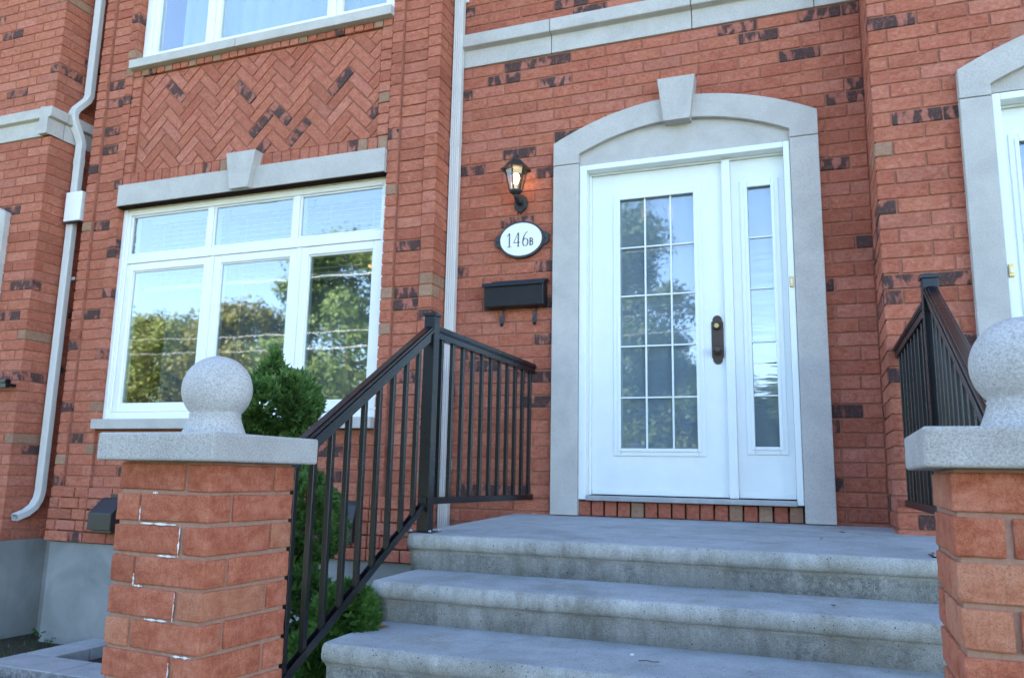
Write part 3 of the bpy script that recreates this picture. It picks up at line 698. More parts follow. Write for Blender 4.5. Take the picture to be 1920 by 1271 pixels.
def door(label, xo0, xo1, zt, yt, ys, glassgrid, full=True, mirror=False, zoff=0.0):
    """xo0..xo1 outer brickmould, yt its front, ys front of the slab"""
    t = thing('front_door', label, 'door')
    def mx(a, b):
        if mirror: return xo0+xo1-b, xo0+xo1-a
        return a, b
    def bx(name, mat, a, b, y0, y1, z0, z1, bev=.0, par=None):
        a, b = mx(a, b); return box(name, par or t, mat, a, b, y0, y1, z0, z1, bev)
    zb = .108
    bx('jamb', 'white_paint', xo0, xo0+.052, yt, ys+.09, zb, zt, .004); bx('jamb', 'white_paint', xo1-.040, xo1, yt, ys+.09, zb, zt, .004)
    bx('header', 'white_paint', xo0+.0525, xo1-.0405, yt, ys+.09, zt-.040, zt, .004)
    bx('stop', 'white_paint', xo0+.0525, xo0+.068, ys-.022, ys+.085, zb+.03, zt-.041, .002)
    bx('stop', 'white_paint', xo0+.0685, xo1-.041, ys-.018, ys+.085, zt-.054, zt-.0405, .002)
    xm0, xm1 = -.496, -.440
    bx('mullion', 'white_paint', xm0, xm1, ys-.040, ys+.085, zb+.03, zt-.055, .005)
    bx('threshold', 'steel_sill', xo0+.0527, xo1-.041, yt-.012, ys+.08, zb-.006, zb+.026, .004)
    def leaf(name, a, b, z0, z1, gx0, gx1, gz0, gz1, cols, rows, gm):
        a, b = mx(a, b); gx0, gx1 = mx(gx0, gx1); cols = sorted(mx(c, c)[0] for c in cols)
        m = MB(); m.box(a, gx0, ys, ys+.044, z0, z1); m.box(gx1, b, ys, ys+.044, z0, z1); m.box(gx0, gx1, ys, ys+.044, z0, gz0); m.box(gx0, gx1, ys, ys+.044, gz1, z1)
        s = m.build(name, 'white_paint', t)
        e = .042
        k = MB()
        for (q0, q1, r0, r1) in ((gx0-e, gx0+.006, gz0-e, gz1+e), (gx1-.006, gx1+e, gz0-e, gz1+e)): k.box(q0, q1, ys-.010, ys+.006, r0, r1)
        k.box(gx0+.006, gx1-.006, ys-.0095, ys+.006, gz0-e, gz0+.006); k.box(gx0+.006, gx1-.006, ys-.0095, ys+.006, gz1-.006, gz1+e)
        k.build('glass_trim', 'white_paint', s, bevel=.005, bseg=2)
        k = MB()
        for (q0, q1, r0, r1) in ((gx0-.014, gx0+.008, gz0-.014, gz1+.014), (gx1-.008, gx1+.014, gz0-.014, gz1+.014)): k.box(q0, q1, ys-.017, ys-.004, r0, r1)
        k.box(gx0+.008, gx1-.008, ys-.0165, ys-.004, gz0-.014, gz0+.008); k.box(gx0+.008, gx1-.008, ys-.0165, ys-.004, gz1-.008, gz1+.014)
        k.build('glass_bead', 'white_paint', s, bevel=.004, bseg=2)
        box('sweep', s, 'white_paint', a+.004, b-.004, ys-.008, ys-.0005, z0, z0+.028, .002)
        xs = [gx0] + cols + [gx1]; zs = [gz0] + rows + [gz1]
        for c in cols: box('muntin', s, 'white_paint', c-.0055, c+.0055, ys+.004, ys+.016, gz0, gz1, .002)
        for r in rows:
            for p, q in zip(xs[:-1], xs[1:]): box('muntin', s, 'white_paint', p+(.006 if p != gx0 else 0), q-(.006 if q != gx1 else 0), ys+.0045, ys+.0155, r-.005, r+.005, .002)
        for p, q in zip(xs[:-1], xs[1:]):
            for u, v in zip(zs[:-1], zs[1:]): box('pane', s, gm, p+.0005, q-.0005, ys+.017, ys+.020, u+.0005, v-.0005)
        box('haze_sheet', s, 'haze_film', gx0-.01, gx1+.01, ys+.030, ys+.032, gz0-.01, gz1+.01)  # pale see-through sheet added behind the panes to haze their reflections
        return s
    rows = [.782, 1.130, 1.479, 1.822]
    sl = leaf('door_slab', xo0+.069, xm0-.003, zb+.034, zt-.057, -1.198, -.679, .437, 2.176, [-1.020, -.844], rows, 'door_glass')
    leaf('sidelight', xm1+.001, xo1-.043, zb+.034, zt-.057, -.342, -.179, .452, 2.173, [], rows, 'sidelight_glass')
    if full:
        p = MB()
        pl = []
        cx, z0, z1, w = -.549, .988, 1.312, .038
        pl = [(cx-w, z0+.045), (cx-w*.8, z0+.04)] + [(cx+w*.8*math.sin(a), z0+.034-.034*math.cos(a)) for a in [-1.5+.3*k for k in range(11)]] + [(cx+w*.8, z0+.04), (cx+w, z0+.045), (cx+w, z1-.045), (cx+w*.8, z1-.04)] + [(cx+w*.8*math.sin(a), z1-.034+.034*math.cos(a)) for a in [1.5-.3*k for k in range(11)]] + [(cx-w*.8, z1-.04), (cx-w, z1-.045)]
        ls = p.prism(pl, ys-.008, ys-.0006).build('lock_plate', 'bronze', sl, bevel=.002, bseg=1)
        k = MB().lathe([(.020, 0), (.018, .012), (.012, .022), (.013, .030), (.026, .040), (.030, .052), (.027, .064), (.014, .070)], seg=22); o = k.build('knob', 'bronze', ls, smooth=True); o.rotation_euler = (math.radians(90), 0, 0); o.location = (cx-.002, ys-.008, 1.078)
        k = MB().lathe([(.027, 0), (.027, .010), (.022, .018), (.020, .020)], seg=22); o = k.build('deadbolt', 'bronze', ls); o.rotation_euler = (math.radians(90), 0, 0); o.location = (cx-.002, ys-.008, 1.240)
        k = MB().lathe([(.015, 0), (.014, .006)], seg=18); o = k.build('lock_cylinder', 'brass', ls); o.rotation_euler = (math.radians(90), 0, 0); o.location = (cx-.002, ys-.0285, 1.240)
    return t
door('white front door with fifteen pane glass and a narrow sidelight on its right', -1.460, -.058, 2.420, 5.125, 5.225, None)
# next doorway: the same unit, its sidelight towards us
d2 = door('white door of the next house, cut off at right edge', -1.460, -.058, 2.420, 5.125, 5.225, None, full=False, mirror=True)
d2.location = (2.454, -.45, -.065)
for (lab, x, y, z) in (('small brass doorbell button on the right jamb of the front door', -.078, 5.125, 1.483), ('small brass doorbell button of the next house at right edge', 1.012, 4.672, 1.36)):
    t = thing('doorbell', lab, 'doorbell', (x, y, z))
    MB().box(-.012, .012, -.010, -.0005, -.034, .034).build('base', 'brass', t, bevel=.003); MB().box(-.006, .006, -.014, -.0095, -.016, .016).build('button', 'sign_face', t, bevel=.002)

# neighbour's stone jamb at far left
lj = thing('stone_door_surround', 'sliver of pale stone door surround at far left edge', 'door surround')
MB().prism([(-7.10, -.2), (-6.565, -.2), (-6.565, 2.455), (-6.80, 2.56), (-7.10, 2.66)], PRO-.05, PRO+.1).build('jamb_stone', 'limestone', lj, bevel=.004)

# ------------------------------------------------------------------ downspouts
def dprof(w=.076, d=.058, ridges=4):
    pts = []
    n = ridges*4
    for k in range(n+1):                 # ribbed front
        x = -w/2 + .006 + (w-.012)*k/n
        pts.append((x, -d/2 + (.0035 if k % 4 in (2, 3) else 0)))
    return pts + [(w/2, -d/2+.007), (w/2, d/2-.006), (w/2-.006, d/2), (-w/2+.006, d/2), (-w/2, d/2-.006), (-w/2, -d/2+.007)]
def sweep(path, prof, frame_x=Vector((1, 0, 0))):
    path = [Vector(p) for p in path]; V = []; n = len(prof); F = []
    for i, p in enumerate(path):
        d = Vector((0, 0, 0))
        if i > 0: d += (path[i]-path[i-1]).normalized()
        if i < len(path)-1: d += (path[i+1]-path[i]).normalized()
        d.normalize(); x = (frame_x - d*frame_x.dot(d)).normalized(); y = d.cross(x)
        if y.y < 0 and abs(d.z) > .3: y = -y
        V += [p + x*a + y*b for a, b in prof]
    for i in range(len(path)-1):
        for k in range(n): F.append((i*n+k, i*n+(k+1) % n, (i+1)*n+(k+1) % n, (i+1)*n+k))
    return V, F
def spout(label, sections, couplings, straps):
    t = thing('downspout', label, 'downspout', group='downspouts on the facade')
    for nm, path in sections:
        V, F = sweep(path, dprof()); n = len(dprof()); F += [tuple(range(n)), tuple(range(len(V)-1, len(V)-n-1, -1))] if nm != 'elbow' else []
        MB().add(V, F).build(nm, 'aluminium_beige', t)
    for (x, y, z) in couplings:
        V, F = sweep([(x, y, z-.035), (x, y, z+.035)], dprof(.081, .063)); MB().add(V, F).build('coupling', 'aluminium_beige', t)
    for (x, y, z) in straps: box('strap', t, 'aluminium_beige', x-.062, x+.062, y+.024, y+.031, z-.012, z+.012)
    return t
mxx, mxy = -2.428, DW-.046
spout('straight ribbed beige downspout between the brick pilaster and the entrance wall', [('pipe', [(mxx, mxy, 6.5), (mxx, mxy, 2.70)]), ('pipe', [(mxx, mxy, 2.71), (mxx, mxy, .30)]), ('pipe', [(mxx, mxy, .31), (mxx, mxy, -.9)])], [(mxx, mxy, 2.72), (mxx, mxy, .32)], [(mxx, mxy, 3.9)])
lx, ly = -6.115, 4.985
t_ = spout('beige downspout with a bend over the stone band at far left', [('pipe', [(lx, ly, 6.5), (lx, ly, 3.66)]),
     ('offset', [(lx, ly, 3.67), (lx, ly, 3.62), (lx-.005, ly-.015, 3.57), (lx-.045, ly-.085, 3.46), (lx-.05, ly-.10, 3.41), (lx-.045, ly-.095, 3.35), (lx-.02, ly-.03, 3.20), (lx-.015, ly-.015, 3.15), (lx-.015, ly-.015, 3.09)]),
     ('pipe', [(lx-.015, ly-.015, 3.10), (lx-.015, ly-.015, .12)]),
     ('elbow', [(lx-.015, ly-.015, .13), (lx-.015, ly-.015, .05), (lx-.017, ly-.025, -.02), (lx-.020, ly-.060, -.085), (lx-.022, ly-.120, -.130), (lx-.025, ly-.215, -.165)])], [(lx-.015, ly-.015, 2.98)], [(lx-.015, ly, 1.9)])
ub = thing('utility_box', 'bright white box mounted over the left downspout', 'utility box', (-6.055, 4.925, 2.53))
MB().box(-.095, .095, -.03, .025, -.135, .135).build('case', 'box_white', ub, bevel=.006); MB().box(.02, .14, .026, .22, -.12, -.09).build('bracket', 'aluminium_beige', ub); MB().box(-.088, .088, -.025, .02, -.145, -.1355).build('base', 'sign_frame', ub)  # dark base strip stands in for the shaded underside of the case

# vents
def vent(label, x0, x1, z0, z1, dep):
    t = thing('vent_hood', label, 'vent hood', ((x0+x1)/2, BAY, z0)); w = (x1-x0)/2; h = z1-z0
    MB().box(-w-.02, w+.02, -.004, .02, -.01, h+.025).build('flange', 'vent_plastic', t, bevel=.003)
    MB().prism([(-.004, h), (-dep*.25, h*.97), (-dep, h*.52), (-dep, 0.0), (-.004, 0.0)], -w, w, 'X').build('hood', 'vent_plastic', t, bevel=.005)
    MB().box(-w+.02, w-.02, -dep+.03, -.01, -.018, -.0005).build('louvre', 'iron_black', t)
vent('charcoal vent hood low on the brick beside the left pillar', -5.30, -5.06, -.225, .02, .16)
vent('dark vent cover low on the brick behind the stair railing', -3.075, -2.985, -.225, .035, .05)

# ------------------------------------------------------------------ lamp
la = thing('wall_lantern', 'lit black six sided lantern on the brick wall above the oval house sign', 'wall lamp', (-1.905, 5.03, 2.20))
def hexp(prof, name, mat, par, seg=6, sm=False): return MB().lathe(prof, seg=seg, rot=math.pi/6).build(name, mat, par, smooth=sm)
bp_ = [(.0, -.085), (.022, -.062), (.046, -.040), (.052, .0), (.040, .040), (.024, .058), (.0, .064), (-.024, .058), (-.040, .040), (-.052, .0), (-.046, -.040), (-.022, -.062)]
MB().prism(bp_, .098, .128).build('backplate', 'lamp_black', la, bevel=.010, bseg=3)
MB().tube([(0, .10, -.005), (0, .07, -.018), (0, .03, -.010), (0, .008, .012), (0, 0, .035)], [.016, .015, .015, .016, .018], 12).build('arm', 'lamp_black', la, smooth=True)
hexp([(.018, .022), (.040, .034), (.048, .046), (.050, .052), (.046, .056)], 'base_cup', 'lamp_black', la)
ro = hexp([(.086, .212), (.112, .206), (.114, .212), (.090, .228), (.060, .262), (.046, .276), (.020, .284)], 'roof', 'lamp_black', la)
MB().lathe([(.016, .282), (.017, .290), (.008, .296), (.007, .304), (.014, .312), (.014, .320), (.006, .326), (.005, .336), (.008, .346), (.006, .358), (.001, .376)], seg=14).build('finial', 'lamp_black', ro, smooth=True)
for k in range(6):
    a0, a1 = math.pi/6 + k*math.pi/3, math.pi/6 + (k+1)*math.pi/3
    MB().bar((.046*math.cos(a0), .046*math.sin(a0), .054), (.082*math.cos(a0), .082*math.sin(a0), .212), .009, .009, (math.cos(a0), math.sin(a0), 0)).build('bar', 'lamp_black', la)
    q = MB(); r0, r1 = .044, .079
    q.add([(r0*math.cos(a0), r0*math.sin(a0), .055), (r0*math.cos(a1), r0*math.sin(a1), .055), (r1*math.cos(a1), r1*math.sin(a1), .211), (r1*math.cos(a0), r1*math.sin(a0), .211)], [(0, 1, 2, 3)])
    q.build('pane', 'lamp_glass', la)
MB().lathe([(.013, .056), (.013, .098), (.010, .100)], seg=14).build('socket', 'sign_face', la)
MB().lathe([(.010, .098), (.016, .112), (.027, .140), (.026, .162), (.014, .180), (.002, .184)], seg=18).build('bulb', 'bulb_glow', la, smooth=True)
pl_ = bpy.data.lights.new('bulb_light', 'POINT'); pl_.energy = .09; pl_.color = (1, .58, .25); pl_.shadow_soft_size = .028
po = bpy.data.objects.new('bulb_light', pl_); COL.objects.link(po); po.parent = la; po.location = (0, .0, .150)

# ------------------------------------------------------------------ house number
sg = thing('house_number_sign', 'oval white house number plaque reading 146B on the brick', 'sign', (-1.893, 5.135, 1.920))
def ell(a, b, n=48): return [(a*math.cos(2*math.pi*k/n), b*math.sin(2*math.pi*k/n)) for k in range(n)]
ears = [(-.205, -.020), (-.190, -.040), (-.150, -.055), (-.10, -.10), (.10, -.10), (.150, -.055), (.190, -.040), (.205, -.020), (.205, .030), (.190, .045), (.150, .060), (.10, .10), (-.10, .10), (-.150, .060), (-.190, .045), (-.205, .030)]
pb = MB().prism(ears, -.002, .024).build('bracket', 'sign_frame', sg, bevel=.004)
MB().prism(ell(.172, .137), -.012, .022).build('rim', 'sign_frame', sg, bevel=.004)
MB().prism(ell(.158, .122), -.0155, .0).build('plaque', 'sign_face', sg, bevel=.002)
for s in (-1, 1): o = MB().lathe([(.009, 0), (.009, .004), (.005, .006)], seg=12).build('screw', 'iron_black', sg); o.location = (s*.186, -.003, .004); o.rotation_euler = (math.radians(90), 0, 0)
def stroke(pts, ws, name):
    """flat calligraphic stroke: centre line with widths measured across"""
    V = []; P = [Vector((a, b)) for a, b in pts]; n = len(P)
    for i, p in enumerate(P):
        d = (P[min(i+1, n-1)]-P[max(i-1, 0)]).normalized(); nr = Vector((-d.y, d.x)); w = ws[i] if isinstance(ws, list) else ws
        V += [p+nr*w/2, p-nr*w/2]
    m = MB()
    for y in (-.0172, -.0150): m.v += [(q.x, y, q.y) for q in V]
    k = 2*n
    for i in range(n-1):
        a = 2*i; m.f += [(a, a+1, a+3, a+2), (a+k, a+2+k, a+3+k, a+1+k), (a, a+2, a+2+k, a+k), (a+1, a+1+k, a+3+k, a+3)]; m.mi += [0]*4
    m.f += [(0, k, k+1, 1), (k-2, k-1, 2*k-1, 2*k-2)]; m.mi += [0]*2
    return m
def glyph(parts, name):
    m = MB()
    for p, w in parts:
        s = stroke(p, w, name); m.add(s.v, s.f)
    return m.build(name, 'ink', sg)
H0, H1 = -.052, .050
glyph([([(-.086, H0), (-.086, H1)], .0075), ([(-.104, H1-.022), (-.096, H1-.012), (-.086, H1-.001)], [.003, .004, .004]), ([(-.102, H0), (-.070, H0)], .0035)], 'digit_one')
glyph([([(-.018, H0), (-.018, H1)], .0085), ([(-.020, H1), (-.052, H0+.030)], .0035), ([(-.055, H0+.029), (-.004, H0+.029)], .0045), ([(-.028, H0), (-.008, H0)], .0032)], 'digit_four')
ring6 = [(.036 + .0195*math.cos(a), H0+.027 + .0275*math.sin(a)) for a in [2*math.pi*k/28 for k in range(29)]]
glyph([(ring6, [.0075 if abs(math.cos(2*math.pi*k/28)) > .6 else .0040 for k in range(29)]), ([(.0185, H0+.036), (.0205, H0+.055), (.028, H0+.078), (.040, H0+.096), (.052, H0+.104)], [.0085, .0085, .0065, .0045, .003])], 'digit_six')
def arcp(cx, cy, rx, ry, a0, a1, n=10): return [(cx+rx*math.cos(a0+(a1-a0)*k/n), cy+ry*math.sin(a0+(a1-a0)*k/n)) for k in range(n+1)]
bx_ = .072; bh = H0+.002
glyph([([(bx_, bh-.002), (bx_, bh+.054)], .0085), ([(bx_, bh+.002), (bx_+.010, bh+.002)] + arcp(bx_+.010, bh+.015, .0105, .013, -math.pi/2, math.pi/2) + [(bx_, bh+.028)], .0070), ([(bx_, bh+.0285), (bx_+.009, bh+.0285)] + arcp(bx_+.009, bh+.039, .0095, .0105, -math.pi/2, math.pi/2) + [(bx_, bh+.0495)], .0070)], 'letter_b')

# ------------------------------------------------------------------ mailbox
mb = thing('mailbox', 'black metal wall mailbox with two newspaper hooks beside the front door', 'mailbox', (-1.918, DW-.004, 1.51))
MB().prism([(-.004, -.088), (-.095, -.088), (-.108, .070), (-.085, .086), (-.004, .098)], -.222, .222, 'X').build('body', 'mailbox_black', mb, bevel=.005)
lid = MB().prism([(-.002, .104), (-.004, .098), (-.112, .074), (-.122, .052), (-.126, .054), (-.117, .081), (-.012, .106)], -.232, .232, 'X').build('lid', 'mailbox_black', mb, bevel=.0015, bseg=1)
MB().box(-.205, .222, -.008, -.0005, .10, .118).build('hanger', 'mailbox_black', lid)
for x in (-.105, .140):
    path = [(x, -.010, -.086), (x, -.012, -.150), (x, -.018, -.195), (x, -.036, -.218), (x, -.056, -.205), (x, -.062, -.170), (x, -.060, -.150)]
    b = MB()
    for p, q in zip(path[:-1], path[1:]): b.bar(p, q, .016, .004, (0, -1, .35))
    b.build('hook', 'iron_black', mb)

# ------------------------------------------------------------------ concrete steps
st = thing('concrete_steps', 'grey concrete porch and steps with rounded nosings leading to the door', 'steps')
def nose_prof(y, z, back, zback, rise, depth_y):
    """side profile (y, z): tread from the back to a rounded nosing at y, then the riser below"""
    P = [(back, zback), (y+.05, z+.0008)]
    r = .038
    for k in range(9):
        a = math.pi/2 + math.pi*k/8
        P.append((y+.030+r*.72*math.cos(a), z-r+r*math.sin(a)))
    P += [(y+.032, z-2*r-.002), (y+.034, z-2*r-.010), (y+.044, z-2*r-.015), (y+.050, z-rise-.03), (depth_y, z-rise-.03), (back, z-rise-.03)]
    return P
steps = [(3.60, -.040, -1.905, DW+.02, .0), (3.20, -.220, -1.865, 3.68, -.212), (2.76, -.400, -1.815, 3.30, -.392), (2.34, -.580, -1.80, 2.86, -.572), (1.92, -.760, -1.45, 2.44, -.752), (1.50, -.940, -1.45, 2.02, -.932)]
for k, (y, z, xl, yb, zb_) in enumerate(steps):
    P = nose_prof(y, z, yb, zb_, .18, yb); xr = .78 if k < 4 else .12
    n = len(P); nx = 40; V = []; F = []
    rs2 = random.Random(100+k)
    for q in range(nx+1):
        x = xl + (xr-xl)*q/nx; e = min(1, q/1.0, (nx-q)/1.0)
        for (yy, z_) in P:
            dj = rs2.uniform(-.0012, .0012) if 2 <= P.index((yy, z_)) <= 12 else 0
            V.append((x - (0 if e else 0), yy + dj, z_ + dj))
    for q in range(nx):
        for i in range(n): F.append((q*n+i, (q+1)*n+i, (q+1)*n+(i+1) % n, q*n+(i+1) % n))
    F += [tuple(range(n)), tuple(nx*n+i for i in range(n-1, -1, -1))]
    m = MB(); m.add(V, F)
    me = m.mesh('step', ['concrete_tread', 'concrete_riser', 'concrete_nose'])
    for p in me.polygons:
        p.material_index = 0 if p.normal.z > .85 else (2 if p.center.z > z - .093 else 1)
        p.use_smooth = 0 < abs(p.normal.z) < .99 and len(p.vertices) == 4 and abs(p.normal.x) < .5
    o = link('porch_slab' if k == 0 else 'step', me, st)
struct('step_core', MB().box(-1.78, .70, 2.50, 5.3, GZ, -.62), 'foundation_concrete')

# ------------------------------------------------------------------ brick pillars
def pillar(label, cx, cy, yaw, ztop, eff, seed):
    rp = random.Random(seed)
    t = thing('brick_pillar', label, 'pillar', (cx, cy, GZ), group='brick pillars at the foot of the steps', rz=yaw)
    S, h = .360, .180
    zt = ztop - GZ
    MB().box(-h+.008, h-.008, -h+.008, h-.008, -.15, zt-.001).build('mortar', 'mortar_pillar', t)
    i = 0; c = .0880; hb = .0765
    wts = [('brick_pillar', 84), ('brick_orange', 16)]
    while zt - i*c > -.05:
        z1 = zt - .008 - i*c; z0 = z1 - hb; S_, E = .258, .090
        if i % 2 == 0: R4 = [(-h, -h+S_, -h, -h+E), (h-E, h, -h, -h+S_), (h-S_, h, h-E, h), (-h, -h+E, h-S_, h)]
        else: R4 = [(h-S_, h, -h, -h+E), (-h, -h+E, -h, -h+S_), (-h, -h+S_, h-E, h), (h-E, h, h-S_, h)]
        for (a, b, p, q) in R4:
            w, d = b-a, q-p
            me = pillar_brick(w, d, hb, rp.randrange(4))
            o = link('brick', me, t, ((a+b)/2+rp.uniform(-.0015, .0015), (p+q)/2+rp.uniform(-.0015, .0015), (z0+z1)/2+rp.uniform(-.0015, .0015)))
            o.rotation_euler = (rp.uniform(-.006, .006), rp.uniform(-.008, .008), rp.uniform(-.006, .006))
            o.material_slots[0].link = 'OBJECT'; o.material_slots[0].material = M[pick(rp, wts)]
        i += 1
    C = .230
    cap = MB().box(-C, C, -C, C, 0, .082).build('cap', 'cap_stone', t, bevel=.008, bseg=3, loc=(0, 0, zt))
    prof = [(.098, 0), (.097, .006), (.090, .022), (.082, .044), (.077, .060), (.079, .066)]
    r = .107; zc_ = .066 + r*.745
    for k in range(3, 29):
        a = -math.pi/2 + math.pi*k/28; 
        if zc_ + r*math.sin(a) > .067: prof.append((max(.0005, r*math.cos(a)), zc_ + r*math.sin(a)))
    MB().lathe(prof, seg=40).build('ball_finial', 'finial_stone', cap, smooth=True, loc=(0, 0, .0815))
    for (pts) in eff:
        for (x0, x1, z0, z1) in pts:
            n = 18; V = []; rr = random.Random(int(x0*1e5)+int(z0*1e4)); ph = rr.uniform(0, 3)
            for k in range(n+1):
                f = k/n; xx, zz_ = x0+(x1-x0)*f, z0+(z1-z0)*f; wv = .0037*(.22+.78*abs(math.sin(2.3*f*math.pi+ph)))*max(.05, math.sin(math.pi*(.08+.84*f)))**.6*rr.uniform(.85, 1.1)
                dx, dz = (wv, 0) if abs(z1-z0) > abs(x1-x0) else (0, wv)
                V += [(xx-dx, -h+.003-rr.random()*.002, zz_-dz), (xx+dx, -h+.003-rr.random()*.002, zz_+dz)]
            m = MB(); m.add(V + [(a, b+.006, c_) for a, b, c_ in V], [(2*k, 2*k+1, 2*k+3, 2*k+2) for k in range(n)] + [(0, 2*n+2, 2*n+3, 1)])
            m.build('efflorescence', 'efflorescence', t)
    return t
_pb = {}
def pillar_brick(w, d, h, var):
    key = (round(w, 3), round(d, 3), round(h, 3), var)
    if key not in _pb:
        from mathutils import noise as mn
        bm = bmesh.new(); bmesh.ops.create_cube(bm, size=1)
        for v in bm.verts: v.co = Vector((v.co.x*w, v.co.y*d, v.co.z*h))
        bmesh.ops.bevel(bm, geom=list(bm.edges), offset=.0045, segments=2, profile=.6, affect='EDGES')
        longe = [e for e in bm.edges if e.calc_length() > .05]
        bmesh.ops.subdivide_edges(bm, edges=longe, cuts=3, use_grid_fill=True)
        for v in bm.verts:
            q = mn.noise_vector(v.co*38 + Vector((var*7.3, var*3.1, w*50))); v.co += Vector(q)*.0022
            q2 = mn.noise(v.co*11 + Vector((var*5, 1, 2))); v.co += v.co.normalized()*q2*.0015
        me = bpy.data.meshes.new('brick'); bm.to_mesh(me); bm.free()
        me.materials.append(M['brick_pillar']); me.polygons.foreach_set('use_smooth', [True]*len(me.polygons)); _pb[key] = me
    return _pb[key]
zt_ = .278 - GZ; c_ = .0880
def jz(i): return zt_ - i*c_ - .0035
ef = [[(-.085, -.085, jz(2)+.003, jz(1)-.040), (-.080, .062, jz(2), jz(2)), (.078, .078, jz(3), jz(2)-.002), (.0, .070, jz(3), jz(3)), (-.086, -.086, jz(4), jz(3)-.055), (-.083, -.048, jz(4), jz(4)), (.078, .078, jz(5), jz(4)-.010), (-.03, .06, jz(5), jz(5)), (.085, .16, jz(6), jz(6)), (.078, .078, jz(7), jz(6)-.02), (-.04, -.02, jz(1), jz(1))]]
pillar('brick pillar with stone ball in front of the bay window', -1.760, 2.010, math.radians(-3.65), .278, ef, 5)
pillar('brick pillar with stone ball cut off at right edge', .442, 2.000, math.radians(-1.4), .288, [[(-.05, -.05, jz(3), jz(2)-.03), (-.02, .08, jz(1), jz(1))]], 9)

# ------------------------------------------------------------------ railings
def toprail(par, p0, p1, name='top_rail'):
    b = MB(); p0, p1 = Vector(p0), Vector(p1); u = Vector((0, 0, 1)); d = (p1-p0).normalized(); r = d.cross(u).normalized(); u2 = r.cross(d)
    b.bar(p0, p1, .050, .012); b.bar(p0-u2*.0125, p1-u2*.0125, .060, .0125); b.bar(p0-u2*.0225, p1-u2*.0225, .052, .007); b.bar(p0-u2*.043, p1-u2*.043, .040, .034)
    b.bar(p0+u2*.008, p1+u2*.008, .030, .005)
    return b.build(name, 'rail_black', par, bevel=.0015, bseg=1)
def post(par, x, y, zb, zt, s=.063):
    b = box('post', par, 'rail_black', x-s/2, x+s/2, y-s/2, y+s/2, zb, zt-.012, .003)
    c = MB(); c.box(x-s/2-.006, x+s/2+.006, y-s/2-.006, y+s/2+.006, zt-.012, zt+.004); c.add([(x-s/2-.006, y-s/2-.006, zt+.0041), (x+s/2+.006, y-s/2-.006, zt+.0041), (x+s/2+.006, y+s/2+.006, zt+.0041), (x-s/2-.006, y+s/2+.006, zt+.0041), (x, y, zt+.010)], [(0, 1, 4), (1, 2, 4), (2, 3, 4), (3, 0, 4)])
    c.build('post_cap', 'rail_black', par)
    pl = box('base_plate', par, 'rail_black', x-.068, x+.068, y-.062, y+.062, zb-.002, zb+.007, .002)
    for a in (-1, 1):
        for bb in (-1, 1): k = MB().lathe([(.008, 0), (.008, .007), (.004, .010)], seg=6).build('bolt', 'steel_sill', pl); k.location = (x+a*.053 - pl.location.x, y+bb*.048 - pl.location.y, zb+.007 - pl.location.z)
    return b
def infill(par, t0, t1, b0, b1, n, w=.023, f0=.5):
    t0, t1, b0, b1 = map(Vector, (t0, t1, b0, b1))
    for k in range(n):
        f = (k+f0)/n; p = t0.lerp(t1, f); q = b0.lerp(b1, f)
        MB().bar((0, 0, 0), (0, 0, p.z-q.z), w, w, (0, 1, 0)).build('baluster', 'rail_black', par, bevel=.002, bseg=1, loc=(p.x, p.y, q.z))
rl = thing('stair_railing', 'black metal railing from the left pillar up to the porch and wall', 'railing', group='railings beside the steps')
px_, py_ = -1.871, 3.722
post(rl, px_, py_, -.040, 1.092)
A, B = (px_+.002, py_-.036, 1.013), (-1.728, 2.215, .232)
toprail(rl, A, B)
b = MB(); C1, D1 = Vector((px_+.002, py_-.034, .088)), Vector((-1.728, 2.215, -.560))
lo = MB(); lo.bar(C1, D1, .030, .012); lo.bar(C1+Vector((.0135, 0, .012)), D1+Vector((.0135, 0, .012)), .003, .034); lo.bar(C1+Vector((-.0135, 0, .012)), D1+Vector((-.0135, 0, .012)), .003, .034); lo.build('bottom_rail', 'rail_black', rl)
for yb_ in (2.425, 2.555, 2.688, 2.825, 2.965, 3.110, 3.255, 3.405, 3.555):
    f = (A[1]-yb_)/(A[1]-B[1]); x_ = A[0]+(B[0]-A[0])*f; z1_ = A[2]+(B[2]-A[2])*f-.055; z0_b = C1.z+(D1.z-C1.z)*f
    MB().bar((0, 0, 0), (0, 0, z1_-z0_b), .023, .023, (0, 1, 0)).build('baluster', 'rail_black', rl, bevel=.002, bseg=1, loc=(x_, yb_, z0_b))
box('bracket', rl, 'rail_black', px_-.02, px_+.024, py_-.052, py_-.032, .085, .135, .002)
T0, T1 = (px_+.004, py_+.034, 1.028), (-1.800, DW-.004, 1.010)
toprail(rl, T0, T1)
lo = MB(); lo.bar((px_+.004, py_+.034, .118), (-1.800, DW-.004, .112), .034, .036); lo.build('bottom_rail', 'rail_black', rl, bevel=.002, bseg=1)
infill(rl, (T0[0], T0[1], T0[2]-.055), (T1[0], T1[1], T1[2]-.055), (T0[0], T0[1], .13), (T1[0], T1[1], .125), 11, f0=.58)

